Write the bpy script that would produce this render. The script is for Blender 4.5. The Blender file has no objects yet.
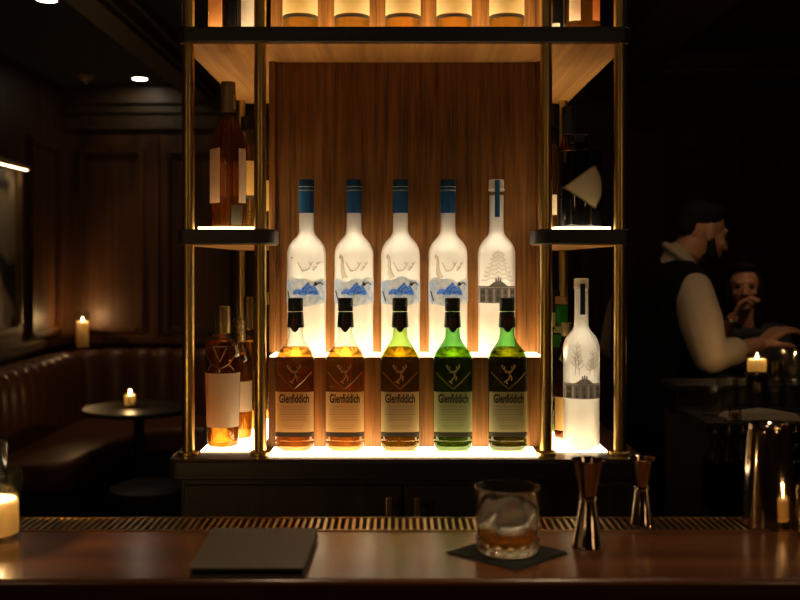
import bpy, bmesh, math, random
from mathutils import Vector, Matrix
random.seed(7)
PI = math.pi
R = math.radians
scn = bpy.context.scene
C = scn.collection
EYE = 1.5

def P(px, py, d):
    """photo pixel at distance d -> world point (camera at 0,0,EYE looking along +Y)"""
    return Vector(((px - 400) * d / 1000.0, d, EYE - (py - 265) * d / 1000.0))

# ------------------------------------------------------------------ materials
class NT:
    def __init__(s, name):
        s.m = bpy.data.materials.new(name)
        s.m.use_nodes = True
        s.t = s.m.node_tree
        s.t.nodes.clear()
        s.out = s.n('ShaderNodeOutputMaterial')
    def n(s, typ, **kw):
        nd = s.t.nodes.new(typ)
        for k, v in kw.items():
            if k.startswith('i_'):
                nd.inputs[k[2:].replace('_', ' ')].default_value = v
            else:
                setattr(nd, k, v)
        return nd
    def l(s, a, b):
        s.t.links.new(a, b)
    def surf(s, sock):
        s.l(sock, s.out.inputs['Surface'])
        return s.m

def c4(c):
    return (c[0], c[1], c[2], 1.0)

def plain(name, col, rough=0.5, metal=0.0, spec=0.5, coat=0.0, bump=0.0, bscale=60, vary=0.0):
    t = NT(name)
    b = t.n('ShaderNodeBsdfPrincipled')
    b.inputs['Base Color'].default_value = c4(col)
    b.inputs['Roughness'].default_value = rough
    b.inputs['Metallic'].default_value = metal
    b.inputs['Specular IOR Level'].default_value = spec
    b.inputs['Coat Weight'].default_value = coat
    if bump or vary:
        tc = t.n('ShaderNodeTexCoord')
        nz = t.n('ShaderNodeTexNoise')
        nz.inputs['Scale'].default_value = bscale
        nz.inputs['Detail'].default_value = 4
        t.l(tc.outputs['Object'], nz.inputs['Vector'])
        if bump:
            bp = t.n('ShaderNodeBump')
            bp.inputs['Strength'].default_value = bump
            bp.inputs['Distance'].default_value = 0.004
            t.l(nz.outputs['Fac'], bp.inputs['Height'])
            t.l(bp.outputs['Normal'], b.inputs['Normal'])
        if vary:
            mx = t.n('ShaderNodeMix', data_type='RGBA')
            mx.inputs[6].default_value = c4([v * (1 - vary) for v in col])
            mx.inputs[7].default_value = c4([min(1, v * (1 + vary)) for v in col])
            t.l(nz.outputs['Fac'], mx.inputs[0])
            t.l(mx.outputs[2], b.inputs['Base Color'])
    return t.surf(b.outputs[0])

def wood(name, dark, light, axis='Z', scale=1.0, rough=0.4, coat=0.0, spec=0.5, bands=True):
    t = NT(name)
    tc = t.n('ShaderNodeTexCoord')
    mp = t.n('ShaderNodeMapping')
    long_, cross = 1.2 * scale, 34.0 * scale
    mp.inputs['Scale'].default_value = {'X': (long_, cross, cross), 'Y': (cross, long_, cross), 'Z': (cross, cross, long_)}[axis]
    t.l(tc.outputs['Object'], mp.inputs['Vector'])
    n1 = t.n('ShaderNodeTexNoise')
    n1.inputs['Scale'].default_value = 1.0
    n1.inputs['Detail'].default_value = 5
    n1.inputs['Roughness'].default_value = 0.55
    n1.inputs['Distortion'].default_value = 0.5
    n2 = t.n('ShaderNodeTexNoise')
    n2.inputs['Scale'].default_value = 5.0
    n2.inputs['Detail'].default_value = 3
    t.l(mp.outputs[0], n1.inputs['Vector'])
    t.l(mp.outputs[0], n2.inputs['Vector'])
    mm = t.n('ShaderNodeMath', operation='MULTIPLY_ADD')
    mm.inputs[1].default_value = 0.35
    t.l(n2.outputs['Fac'], mm.inputs[0])
    t.l(n1.outputs['Fac'], mm.inputs[2])
    rp = t.n('ShaderNodeValToRGB')
    rp.color_ramp.elements[0].position = 0.45
    rp.color_ramp.elements[0].color = c4(dark)
    rp.color_ramp.elements[1].position = 0.85
    rp.color_ramp.elements[1].color = c4(light)
    t.l(mm.outputs[0], rp.inputs[0])
    b = t.n('ShaderNodeBsdfPrincipled')
    b.inputs['Roughness'].default_value = rough
    b.inputs['Coat Weight'].default_value = coat
    b.inputs['Coat Roughness'].default_value = 0.15
    b.inputs['Specular IOR Level'].default_value = spec
    t.l(rp.outputs[0], b.inputs['Base Color'])
    bp = t.n('ShaderNodeBump')
    bp.inputs['Strength'].default_value = 0.12
    bp.inputs['Distance'].default_value = 0.002
    t.l(mm.outputs[0], bp.inputs['Height'])
    t.l(bp.outputs[0], b.inputs['Normal'])
    return t.surf(b.outputs[0])

def frosted(name, col, tw=.6, edge=.75, rough=.28):
    t = NT(name)
    tl = t.n('ShaderNodeBsdfTranslucent')
    tl.inputs[0].default_value = c4(col)
    df = t.n('ShaderNodeBsdfDiffuse')
    df.inputs[0].default_value = c4(col)
    gl = t.n('ShaderNodeBsdfGlossy')
    gl.inputs['Color'].default_value = c4([min(1, v * 1.01) for v in col])
    gl.inputs['Roughness'].default_value = rough
    m1 = t.n('ShaderNodeMixShader')
    m1.inputs[0].default_value = tw
    t.l(df.outputs[0], m1.inputs[1])
    t.l(tl.outputs[0], m1.inputs[2])
    lw = t.n('ShaderNodeLayerWeight')
    lw.inputs['Blend'].default_value = .5
    mr = t.n('ShaderNodeMapRange')
    mr.inputs['From Min'].default_value = .15
    mr.inputs['From Max'].default_value = .75
    mr.inputs['To Min'].default_value = .04
    mr.inputs['To Max'].default_value = edge
    t.l(lw.outputs['Facing'], mr.inputs['Value'])
    m2 = t.n('ShaderNodeMixShader')
    t.l(mr.outputs[0], m2.inputs[0])
    t.l(m1.outputs[0], m2.inputs[1])
    t.l(gl.outputs[0], m2.inputs[2])
    return t.surf(m2.outputs[0])

def emit(name, col, strength):
    t = NT(name)
    e = t.n('ShaderNodeEmission')
    e.inputs[0].default_value = c4(col)
    e.inputs[1].default_value = strength
    return t.surf(e.outputs[0])

def thin_glass(name, tint, edge=None, rough=0.03, ior=1.5):
    t = NT(name)
    edge = edge or tuple(v * v for v in tint)
    lw = t.n('ShaderNodeLayerWeight')
    lw.inputs['Blend'].default_value = 0.35
    mx = t.n('ShaderNodeMix', data_type='RGBA')
    mx.inputs[6].default_value = c4(tint)
    mx.inputs[7].default_value = c4(edge)
    t.l(lw.outputs['Facing'], mx.inputs[0])
    tr = t.n('ShaderNodeBsdfTransparent')
    t.l(mx.outputs[2], tr.inputs[0])
    gl = t.n('ShaderNodeBsdfGlossy')
    gl.inputs['Roughness'].default_value = rough
    lf = t.n('ShaderNodeLayerWeight')                 # Schlick fresnel, the same from both sides of the thin wall
    lf.inputs['Blend'].default_value = 0.5
    pw = t.n('ShaderNodeMath', operation='POWER')
    pw.inputs[1].default_value = 5.0
    t.l(lf.outputs['Facing'], pw.inputs[0])
    f0 = ((ior - 1) / (ior + 1)) ** 2
    fr = t.n('ShaderNodeMath', operation='MULTIPLY_ADD')
    fr.inputs[1].default_value = (1 - f0) * .8
    fr.inputs[2].default_value = f0
    t.l(pw.outputs[0], fr.inputs[0])
    ms = t.n('ShaderNodeMixShader')
    t.l(fr.outputs[0], ms.inputs[0])
    t.l(tr.outputs[0], ms.inputs[1])
    t.l(gl.outputs[0], ms.inputs[2])
    return t.surf(ms.outputs[0])

def glass(name, col, ior=1.45, rough=0.0):
    t = NT(name)
    g = t.n('ShaderNodeBsdfGlass')
    g.inputs['Color'].default_value = c4(col)
    g.inputs['IOR'].default_value = ior
    g.inputs['Roughness'].default_value = rough
    return t.surf(g.outputs[0])

def liquid(name, col, glow=None, wg=.42, wt=.545):
    t = NT(name)
    g = t.n('ShaderNodeBsdfGlass')
    g.inputs['Color'].default_value = c4(col)
    g.inputs['IOR'].default_value = 1.34
    tp = t.n('ShaderNodeBsdfTransparent')
    tp.inputs[0].default_value = c4(col)
    tl = t.n('ShaderNodeBsdfTranslucent')
    tl.inputs[0].default_value = c4(glow or col)
    m1 = t.n('ShaderNodeMixShader')
    m1.inputs[0].default_value = wt / (wg + wt)
    t.l(g.outputs[0], m1.inputs[1])
    t.l(tp.outputs[0], m1.inputs[2])
    m2 = t.n('ShaderNodeMixShader')
    m2.inputs[0].default_value = 1 - wg - wt
    t.l(m1.outputs[0], m2.inputs[1])
    t.l(tl.outputs[0], m2.inputs[2])
    return t.surf(m2.outputs[0])

def translucent(name, col, tw=0.6, trans=0.0, dcol=None, rough=0.4, noise=None):
    t = NT(name)
    tl = t.n('ShaderNodeBsdfTranslucent')
    tl.inputs[0].default_value = c4(col)
    df = t.n('ShaderNodeBsdfPrincipled')
    df.inputs['Base Color'].default_value = c4(dcol or col)
    df.inputs['Roughness'].default_value = rough
    df.inputs['Specular IOR Level'].default_value = 0.35
    if noise:
        tc = t.n('ShaderNodeTexCoord')
        nz = t.n('ShaderNodeTexNoise')
        nz.inputs['Scale'].default_value = noise[0]
        nz.inputs['Detail'].default_value = 4
        t.l(tc.outputs['Object'], nz.inputs['Vector'])
        rp = t.n('ShaderNodeValToRGB')
        rp.color_ramp.elements[0].position = 0.42
        rp.color_ramp.elements[0].color = c4(noise[1])
        rp.color_ramp.elements[1].position = 0.58
        rp.color_ramp.elements[1].color = c4(noise[2])
        t.l(nz.outputs['Fac'], rp.inputs[0])
        t.l(rp.outputs[0], tl.inputs[0])
        t.l(rp.outputs[0], df.inputs['Base Color'])
    ms = t.n('ShaderNodeMixShader')
    ms.inputs[0].default_value = tw
    t.l(df.outputs[0], ms.inputs[1])
    t.l(tl.outputs[0], ms.inputs[2])
    if trans:
        tp = t.n('ShaderNodeBsdfTransparent')
        m2 = t.n('ShaderNodeMixShader')
        m2.inputs[0].default_value = trans
        t.l(ms.outputs[0], m2.inputs[1])
        t.l(tp.outputs[0], m2.inputs[2])
        return t.surf(m2.outputs[0])
    return t.surf(ms.outputs[0])

WARM = (1.0, 0.75, 0.43)
M = {}
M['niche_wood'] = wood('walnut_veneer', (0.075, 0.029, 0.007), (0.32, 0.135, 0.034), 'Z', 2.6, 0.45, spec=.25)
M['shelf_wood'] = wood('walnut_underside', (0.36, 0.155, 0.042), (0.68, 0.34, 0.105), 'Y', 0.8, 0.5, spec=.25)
M['dark_edge'] = wood('dark_stained_edge', (0.010, 0.008, 0.006), (0.026, 0.019, 0.013), 'X', 0.8, 0.45)
M['base_wood'] = wood('base_top_walnut', (0.055, 0.022, 0.008), (0.14, 0.058, 0.022), 'X', 0.8, 0.28)
M['cabinet_wood'] = wood('cabinet_dark_wood', (0.012, 0.009, 0.006), (0.030, 0.021, 0.014), 'Z', 0.8, 0.5)
M['bar_wood'] = wood('bar_mahogany', (0.055, 0.019, 0.008), (0.16, 0.062, 0.025), 'X', 0.45, 0.22, 0.1)
M['bar_front'] = wood('bar_front_wood', (0.004, 0.003, 0.002), (0.009, 0.006, 0.004), 'X', 0.6, 0.55)
M['wall_wood'] = wood('wall_panelling', (0.040, 0.015, 0.005), (0.135, 0.052, 0.016), 'Z', 0.35, 0.45)
M['beam_wood'] = wood('beam_wood', (0.045, 0.026, 0.012), (0.10, 0.056, 0.026), 'Y', 0.4, 0.5)
M['floor_wood'] = wood('floor_boards', (0.012, 0.008, 0.006), (0.03, 0.02, 0.014), 'Y', 0.3, 0.4)
M['ceiling'] = plain('ceiling_paint', (0.030, 0.029, 0.024), 0.85, bump=0.05, bscale=30)
M['brass'] = plain('brushed_brass', (0.62, 0.42, 0.14), 0.33, 1.0, bump=0.02, bscale=300)
M['brass_dark'] = plain('aged_brass', (0.22, 0.15, 0.07), 0.3, 1.0)
M['rail_brass'] = plain('rail_brass', (0.62, 0.43, 0.20), 0.28, 1.0)
M['black'] = plain('matt_black', (0.008, 0.008, 0.008), 0.5)
M['light_base'] = emit('light_panel_base', WARM, 10.5)
M['light_riser'] = emit('light_panel_riser', WARM, 9.5)
M['light_mid'] = emit('light_panel_side', WARM, 6.5)
M['light_top'] = emit('light_panel_top', WARM, 9)
M['thin_clear'] = thin_glass('clear_bottle_glass', (0.96, 0.97, 0.94), (0.46, 0.45, 0.40))
M['thin_ware'] = thin_glass('clear_glassware', (0.97, 0.97, 0.95), (0.80, 0.80, 0.77), .05, 1.62)
M['thin_lime'] = thin_glass('pale_green_bottle_glass', (0.68, 0.90, 0.42), (0.26, 0.40, 0.12))
M['thin_green'] = thin_glass('green_bottle_glass', (0.36, 0.70, 0.32), (0.06, 0.24, 0.07))
M['thin_brown'] = thin_glass('brown_bottle_glass', (0.62, 0.34, 0.14), (0.22, 0.09, 0.03))
M['whisky'] = liquid('amber_whisky', (0.80, 0.51, 0.17))
M['whisky_dark'] = liquid('dark_amber_whisky', (0.75, 0.42, 0.12))
M['whisky_deep'] = liquid('deep_brown_spirit', (0.70, 0.38, 0.12))
M['whisky_gold'] = liquid('golden_spirit', (0.86, 0.58, 0.20))
M['whisky_pale'] = liquid('pale_gold_whisky', (0.95, 0.76, 0.34))
M['whisky_green'] = liquid('yellow_green_whisky', (0.68, 0.58, 0.12))
M['cap_dark'] = plain('dark_green_foil', (0.012, 0.018, 0.012), 0.35)
M['seal_red'] = plain('dark_red_seal', (0.075, 0.014, 0.012), 0.4)
M['cap_blue'] = plain('blue_foil', (0.015, 0.14, 0.42), 0.36, 0.2)
M['cap_navy'] = plain('dark_blue_foil', (0.010, 0.06, 0.16), 0.32, 0.3)
M['cap_line'] = plain('white_cap_line', (0.42, 0.55, 0.62), 0.4)
M['cap_gold'] = plain('gold_foil', (0.33, 0.23, 0.09), 0.34, 0.8)
M['cap_bronze'] = plain('bronze_foil', (0.26, 0.19, 0.09), 0.4, 0.6)
M['cork'] = plain('cork', (0.42, 0.25, 0.11), 0.7, bump=0.1)
M['frost'] = frosted('frosted_glass', (0.985, 0.975, 0.945))
M['frost_base'] = translucent('frosted_glass_base', (0.98, 0.97, 0.93), 0.8, 0.85)
M['frost_dim'] = translucent('frosted_glass_relief', (0.92, 0.86, 0.76), 0.6, 0.5, (0.86, 0.80, 0.70))
M['frost_line'] = translucent('clear_relief_line', (1.0, 0.97, 0.92), 0.35, 0.25, (0.98, 0.96, 0.92), 0.15)
M['grey_print'] = translucent('grey_print', (0.30, 0.27, 0.24), 0.5, 0.0, (0.20, 0.18, 0.16))
M['grey_dark_print'] = translucent('dark_grey_print', (0.10, 0.09, 0.085), 0.5)
M['art'] = translucent('blue_white_art_print', (0.7, 0.8, 1.0), 0.6, 0.0, None, 0.4, (75, (0.60, 0.74, 1.0), (0.86, 0.93, 1.0)))
M['art_blue'] = translucent('blue_mountain_print', (0.2, 0.4, 0.9), 0.6, 0.0, None, 0.4, (230, (0.07, 0.27, 1.0), (0.36, 0.62, 1.0)))
M['paper'] = translucent('cream_label_paper', (0.98, 0.84, 0.50), 0.58, 0.0, (0.92, 0.79, 0.48), 0.6)
M['paper_white'] = translucent('white_label_paper', (0.95, 0.90, 0.70), 0.5, 0.0, (0.92, 0.87, 0.70), 0.6)
M['paper_tan'] = translucent('tan_label_paper', (0.72, 0.36, 0.12), 0.42, 0.0, (0.55, 0.26, 0.09), 0.6)
M['paper_yellow'] = translucent('yellow_label_paper', (0.92, 0.66, 0.22), 0.42, 0.0, (0.85, 0.60, 0.2), 0.6)
M['lit_green'] = translucent('lit_green_glass_tint', (0.15, 0.80, 0.15), 0.5, 0.0, (0.05, 0.30, 0.06), 0.4)  # bright green stands in for light coming through bottle glass
M['ink'] = plain('label_ink', (0.030, 0.022, 0.020), 0.6)
M['ink_soft'] = plain('label_fine_print', (0.62, 0.49, 0.32), 0.6)
M['band_dark'] = plain('dark_label_band', (0.040, 0.030, 0.018), 0.5)
M['copper'] = plain('copper_emblem', (0.50, 0.30, 0.19), 0.35, 0.5)
M['emboss'] = plain('embossed_glass_line', (0.30, 0.17, 0.08), 0.15, 0.3)
M['black_glass'] = plain('black_glass', (0.004, 0.004, 0.005), 0.06, 0.0, 0.6)
M['fan_label'] = plain('cream_metal_label', (0.62, 0.52, 0.34), 0.5, 0.1)
M['fan_edge'] = plain('bronze_label_rim', (0.26, 0.18, 0.09), 0.4, 0.6)
M['steel'] = plain('dark_polished_steel', (0.52, 0.41, 0.31), 0.10, 1.0)
M['leather_book'] = plain('grey_brown_leatherette', (0.085, 0.074, 0.062), 0.6, bump=0.25, bscale=700)
M['pages'] = plain('dark_page_block', (0.015, 0.015, 0.018), 0.7)
M['napkin'] = plain('black_napkin', (0.006, 0.010, 0.009), 0.9, bump=0.3, bscale=500)
M['rocks_glass'] = liquid('rocks_glass_clear', (0.985, 0.985, 0.975), (.9, .9, .9), .85, .15)
M['rocks_whisky'] = liquid('rocks_glass_whisky', (0.97, 0.62, 0.22))
M['ice'] = liquid('clear_ice', (0.97, 0.97, 0.96), (.95, .95, .95), .66, .16)
M['wax'] = translucent('candle_wax', (1.0, 0.86, 0.58), 0.62, 0.0, (0.98, 0.85, 0.60), 0.5)
M['flame'] = emit('candle_flame', (1.0, 0.66, 0.26), 60.0)
M['wick'] = plain('burnt_wick', (0.01, 0.01, 0.01), 0.9)
M['leather'] = plain('brown_leather', (0.12, 0.046, 0.020), 0.36, bump=0.2, bscale=160, vary=0.35)
M['banq_base'] = plain('banquette_plinth', (0.01, 0.008, 0.006), 0.5)
M['table_top'] = plain('dark_polished_tabletop', (0.012, 0.010, 0.008), 0.42)
M['downlight'] = emit('downlight_glow', (1.0, 0.86, 0.66), 30.0)
M['lamp_dim'] = plain('bronze_dome', (0.30, 0.17, 0.10), 0.4, 0.3)
M['picture_art'] = None
M['skin'] = plain('skin', (0.42, 0.20, 0.115), 0.55)
M['hair'] = plain('dark_hair', (0.008, 0.005, 0.004), 0.75, spec=.15, bump=0.4, bscale=120)
M['shirt'] = plain('white_shirt_cloth', (0.44, 0.34, 0.24), 0.85, bump=0.3, bscale=40)
M['vest'] = plain('black_waistcoat', (0.0035, 0.004, 0.0055), 0.9, spec=.15)
M['trousers'] = plain('black_trousers', (0.003, 0.003, 0.004), 0.9, spec=.15)
M['dress'] = plain('dark_blue_dress', (0.010, 0.011, 0.018), 0.75)
M['lips'] = plain('lips', (0.30, 0.07, 0.06), 0.4)
M['eye'] = plain('eye_dark', (0.03, 0.02, 0.016), 0.15)
M['cloth'] = plain('white_bar_towel', (0.50, 0.40, 0.29), 0.9, bump=0.5, bscale=90)
M['cherry'] = plain('cherry_red', (0.30, 0.02, 0.015), 0.2)
M['lime'] = plain('lime_green', (0.20, 0.24, 0.04), 0.35)

def art_picture():
    t = NT('abstract_picture')
    tc = t.n('ShaderNodeTexCoord')
    nz = t.n('ShaderNodeTexNoise')
    nz.inputs['Scale'].default_value = 3.2
    t.l(tc.outputs['Object'], nz.inputs['Vector'])
    rp = t.n('ShaderNodeValToRGB')
    rp.color_ramp.elements[0].position = 0.40
    rp.color_ramp.elements[0].color = (0.03, 0.028, 0.026, 1)
    rp.color_ramp.elements[1].position = 0.52
    rp.color_ramp.elements[1].color = (0.50, 0.40, 0.28, 1)
    t.l(nz.outputs['Fac'], rp.inputs[0])
    b = t.n('ShaderNodeBsdfPrincipled')
    b.inputs['Roughness'].default_value = 0.6
    t.l(rp.outputs[0], b.inputs['Base Color'])
    return t.surf(b.outputs[0])
M['picture_art'] = art_picture()

# ------------------------------------------------------------------ geometry helpers
class MB:
    def __init__(s):
        s.v, s.f, s.mi = [], [], []
    def add(s, vs, fs, mi=0):
        o = len(s.v)
        s.v += [tuple(p) for p in vs]
        s.f += [tuple(o + i for i in f) for f in fs]
        s.mi += [mi] * len(fs)
        return s
    def box(s, x0, x1, y0, y1, z0, z1, mi=0):
        return s.add([(x0, y0, z0), (x1, y0, z0), (x1, y1, z0), (x0, y1, z0), (x0, y0, z1), (x1, y0, z1), (x1, y1, z1), (x0, y1, z1)],
                     [(0, 3, 2, 1), (4, 5, 6, 7), (0, 1, 5, 4), (1, 2, 6, 5), (2, 3, 7, 6), (3, 0, 4, 7)], mi)
    def prism(s, poly, z0, z1, mi=0):
        n = len(poly)
        vs = [(x, y, z0) for x, y in poly] + [(x, y, z1) for x, y in poly]
        fs = [tuple(reversed(range(n))), tuple(range(n, 2 * n))] + [(i, (i + 1) % n, n + (i + 1) % n, n + i) for i in range(n)]
        return s.add(vs, fs, mi)
    def loft(s, prof, sec=None, seg=40, c=(0, 0), mi=None, rot=0.0):
        """prof: (r, z) or (r, z, blend); rings joined in order; r==0 closes with a point"""
        rings = []
        vs, fs, ms = [], [], []
        for k, p in enumerate(prof):
            r, z = p[0], p[1]
            b = p[2] if len(p) > 2 else 1.0
            if r <= 1e-7:
                rings.append([len(vs)])
                vs.append((c[0], c[1], z))
                continue
            ring = []
            for i in range(seg):
                a = 2 * PI * i / seg
                m = 1.0 if sec is None else (1 - b) + b * sec(a)
                ring.append(len(vs))
                vs.append((c[0] + r * m * math.cos(a + rot), c[1] + r * m * math.sin(a + rot), z))
            rings.append(ring)
        for k in range(len(rings) - 1):
            A, B = rings[k], rings[k + 1]
            q = 0 if mi is None else mi[k]
            if len(A) == 1 and len(B) == 1:
                continue
            for i in range(seg):
                j = (i + 1) % seg
                if len(A) == 1:
                    fs.append((A[0], B[j], B[i])) 
                elif len(B) == 1:
                    fs.append((A[i], A[j], B[0]))
                else:
                    fs.append((A[i], A[j], B[j], B[i]))
                ms.append(q)
        o = len(s.v)
        s.v += vs
        s.f += [tuple(o + i for i in f) for f in fs]
        s.mi += ms
        return s
    def tube(s, pts, r, seg=8, mi=0, cap=True):
        pts = [Vector(p) for p in pts]
        rr = r if isinstance(r, (list, tuple)) else [r] * len(pts)
        vs, fs = [], []
        up = Vector((0.0, 0.0, 1.0))
        n = len(pts)
        prev = None
        for i, p in enumerate(pts):
            d = (pts[min(i + 1, n - 1)] - pts[max(i - 1, 0)])
            d = d.normalized() if d.length > 1e-9 else Vector((0, 0, 1))
            if prev is None:
                u = up if abs(d.dot(up)) < 0.9 else Vector((1, 0, 0))
                a = d.cross(u).normalized()
            else:
                a = (prev - d * prev.dot(d)).normalized()
            prev = a
            b = d.cross(a)
            for k in range(seg):
                t = 2 * PI * k / seg
                vs.append(p + (a * math.cos(t) + b * math.sin(t)) * rr[i])
        for i in range(n - 1):
            for k in range(seg):
                k2 = (k + 1) % seg
                fs.append((i * seg + k, i * seg + k2, (i + 1) * seg + k2, (i + 1) * seg + k))
        if cap:
            fs.append(tuple(reversed(range(seg))))
            fs.append(tuple((n - 1) * seg + k for k in range(seg)))
        return s.add(vs, fs, mi)
    def ball(s, c, rad, seg=20, rings=12, rot=None, mi=0):
        c = Vector(c)
        rad = rad if isinstance(rad, (tuple, list)) else (rad, rad, rad)
        vs, fs = [Vector((0, 0, -rad[2]))], []
        for i in range(1, rings):
            t = -PI / 2 + PI * i / rings
            for k in range(seg):
                a = 2 * PI * k / seg
                vs.append(Vector((rad[0] * math.cos(t) * math.cos(a), rad[1] * math.cos(t) * math.sin(a), rad[2] * math.sin(t))))
        vs.append(Vector((0, 0, rad[2])))
        for k in range(seg):
            k2 = (k + 1) % seg
            fs.append((0, 1 + k2, 1 + k))
            for i in range(rings - 2):
                a, b = 1 + i * seg, 1 + (i + 1) * seg
                fs.append((a + k, a + k2, b + k2, b + k))
            fs.append((1 + (rings - 2) * seg + k, 1 + (rings - 2) * seg + k2, len(vs) - 1))
        if rot is not None:
            vs = [rot @ v for v in vs]
        return s.add([v + c for v in vs], fs, mi)
    def capsule(s, p0, p1, r0, r1, seg=14):
        p0, p1 = Vector(p0), Vector(p1)
        d = (p1 - p0)
        L = d.length
        if L < 1e-6:
            return s.ball(p0, r0)
        d /= L
        pts, rr = [], []
        for i in range(5):
            t = PI / 2 * (i / 4)
            pts.append(p0 - d * r0 * math.cos(t) * 0.999)
            rr.append(max(r0 * math.sin(t), 0.0006))
        for i in range(1, 5):
            t = PI / 2 * (i / 4)
            pts.append(p1 + d * r1 * math.sin(t) * 0.999)
            rr.append(max(r1 * math.cos(t), 0.0006))
        pts.insert(5, p1)
        rr.insert(5, r1)
        return s.tube(pts, rr, seg)
    def build(s, name, mats, parent=None, loc=(0, 0, 0), smooth=32, bevel=0.0, bseg=2):
        me = bpy.data.meshes.new(name)
        me.from_pydata(s.v, [], s.f)
        me.update()
        mats = mats if isinstance(mats, (list, tuple)) else [mats]
        for m in mats:
            me.materials.append(m)
        me.polygons.foreach_set('material_index', s.mi)
        bm = bmesh.new()
        bm.from_mesh(me)
        bmesh.ops.recalc_face_normals(bm, faces=bm.faces)
        bm.to_mesh(me)
        bm.free()
        if smooth:
            me.shade_smooth()
            me.set_sharp_from_angle(angle=R(smooth))
        o = bpy.data.objects.new(name, me)
        C.objects.link(o)
        o.location = loc
        if parent is not None:
            o.parent = parent
        if bevel:
            b = o.modifiers.new('bevel', 'BEVEL')
            b.width = bevel
            b.segments = bseg
            b.limit_method = 'ANGLE'
        return o

def tag(o, label, cat, group=None, kind=None):
    if label:
        o['label'] = label
    if cat:
        o['category'] = cat
    if group:
        o['group'] = group
    if kind:
        o['kind'] = kind
    return o

def thing(name, label, cat, loc=(0, 0, 0), rz=0.0, group=None):
    o = bpy.data.objects.new(name, None)
    o.empty_display_size = 0.02
    C.objects.link(o)
    o.location = loc
    o.rotation_euler = (0, 0, rz)
    return tag(o, label, cat, group)

def struct(name, mb, mat, **kw):
    o = mb.build(name, mat, **kw)
    o['kind'] = 'structure'
    return o

def rrect(x0, x1, y0, y1, r, corners=(1, 1, 1, 1), n=6):
    """rounded rectangle polygon, corners order: front-left, front-right, back-right, back-left"""
    pts = []
    spec = [(x0, y0, PI, corners[0], 1, 1), (x1, y0, 1.5 * PI, corners[1], -1, 1), (x1, y1, 0.0, corners[2], -1, -1), (x0, y1, 0.5 * PI, corners[3], 1, -1)]
    for x, y, a0, on, sx, sy in spec:
        if not on:
            pts.append((x, y))
            continue
        cx, cy = x + sx * r, y + sy * r
        for i in range(n + 1):
            a = a0 + (PI / 2) * i / n
            pts.append((cx + r * math.cos(a), cy + r * math.sin(a)))
    return pts

def sec_tri(a, p=2.0):
    t = 0.0
    for q in (-PI / 2, PI / 6, 5 * PI / 6):
        t += max(0.0, math.cos(a - q)) ** p
    return t ** (-1.0 / p)
TRIW = 1.2247

def sec_sq(a, n=5.0):
    return (abs(math.cos(a)) ** n + abs(math.sin(a)) ** n) ** (-1.0 / n)

class Surf:
    """front surface of a bottle body: maps (x, z) to a point just in front of the glass"""
    def __init__(s, rfun, sec=None, off=0.0006):
        s.rf, s.sec, s.off = rfun, sec, off
    def ang(s, a, z, off=None):
        off = s.off if off is None else off
        r = s.rf(z) * (1.0 if s.sec is None else s.sec(a)) + off
        return Vector((r * math.cos(a), r * math.sin(a), z))
    def at(s, x, z, off=None):
        lo, hi = -PI + 0.05, -0.05
        for _ in range(40):
            mid = 0.5 * (lo + hi)
            if s.ang(mid, z, off).x < x:
                lo = mid
            else:
                hi = mid
        return s.ang(0.5 * (lo + hi), z, off)
    def band(s, mb, a0, a1, z0, z1, n=28, off=None, mi=0, m=1):
        """strip between angles; z0/z1 may be functions of t in 0..1"""
        f0 = z0 if callable(z0) else (lambda t: z0)
        f1 = z1 if callable(z1) else (lambda t: z1)
        vs, fs = [], []
        for i in range(n + 1):
            t = i / n
            a = a0 + (a1 - a0) * t
            for j in range(m + 1):
                z = f0(t) + (f1(t) - f0(t)) * j / m
                vs.append(s.ang(a, z, off))
        for i in range(n):
            for j in range(m):
                q = i * (m + 1) + j
                fs.append((q, q + m + 1, q + m + 2, q + 1))
        return mb.add(vs, fs, mi)
    def rect(s, mb, x0, x1, z0, z1, n=6, off=None, mi=0):
        vs, fs = [], []
        for i in range(n + 1):
            x = x0 + (x1 - x0) * i / n
            vs += [s.at(x, z0, off), s.at(x, z1, off)]
        for i in range(n):
            fs.append((2 * i, 2 * i + 2, 2 * i + 3, 2 * i + 1))
        return mb.add(vs, fs, mi)
    def line(s, mb, pts, r, off=0.0, seg=6, sub=6, mi=0):
        out = []
        for i in range(len(pts) - 1):
            for k in range(sub):
                t = k / sub
                x = pts[i][0] + (pts[i + 1][0] - pts[i][0]) * t
                z = pts[i][1] + (pts[i + 1][1] - pts[i][1]) * t
                out.append(s.at(x, z, off))
        out.append(s.at(pts[-1][0], pts[-1][1], off))
        return mb.tube(out, r, seg, mi)

def text_geo(body, width, height, bold=0.0):
    cu = bpy.data.curves.new('lettering', 'FONT')
    cu.body = body
    cu.size = 1.0
    cu.offset = bold
    cu.resolution_u = 3
    o = bpy.data.objects.new('lettering', cu)
    C.objects.link(o)
    dg = bpy.context.evaluated_depsgraph_get()
    me = bpy.data.meshes.new_from_object(o.evaluated_get(dg))
    vs = [v.co.copy() for v in me.vertices]
    fs = [tuple(p.vertices) for p in me.polygons]
    bpy.data.objects.remove(o)
    bpy.data.curves.remove(cu)
    bpy.data.meshes.remove(me)
    x0, x1 = min(v.x for v in vs), max(v.x for v in vs)
    y0, y1 = min(v.y for v in vs), max(v.y for v in vs)
    return [((v.x - (x0 + x1) / 2) * width / (x1 - x0), (v.y - y0) * height / (y1 - y0)) for v in vs], fs

def interp(tab):
    tab = sorted(tab)
    def f(z):
        if z <= tab[0][0]:
            return tab[0][1]
        for (a, ra), (b, rb) in zip(tab, tab[1:]):
            if z <= b:
                return ra + (rb - ra) * (z - a) / (b - a) if b > a else rb
        return tab[-1][1]
    return f

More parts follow.
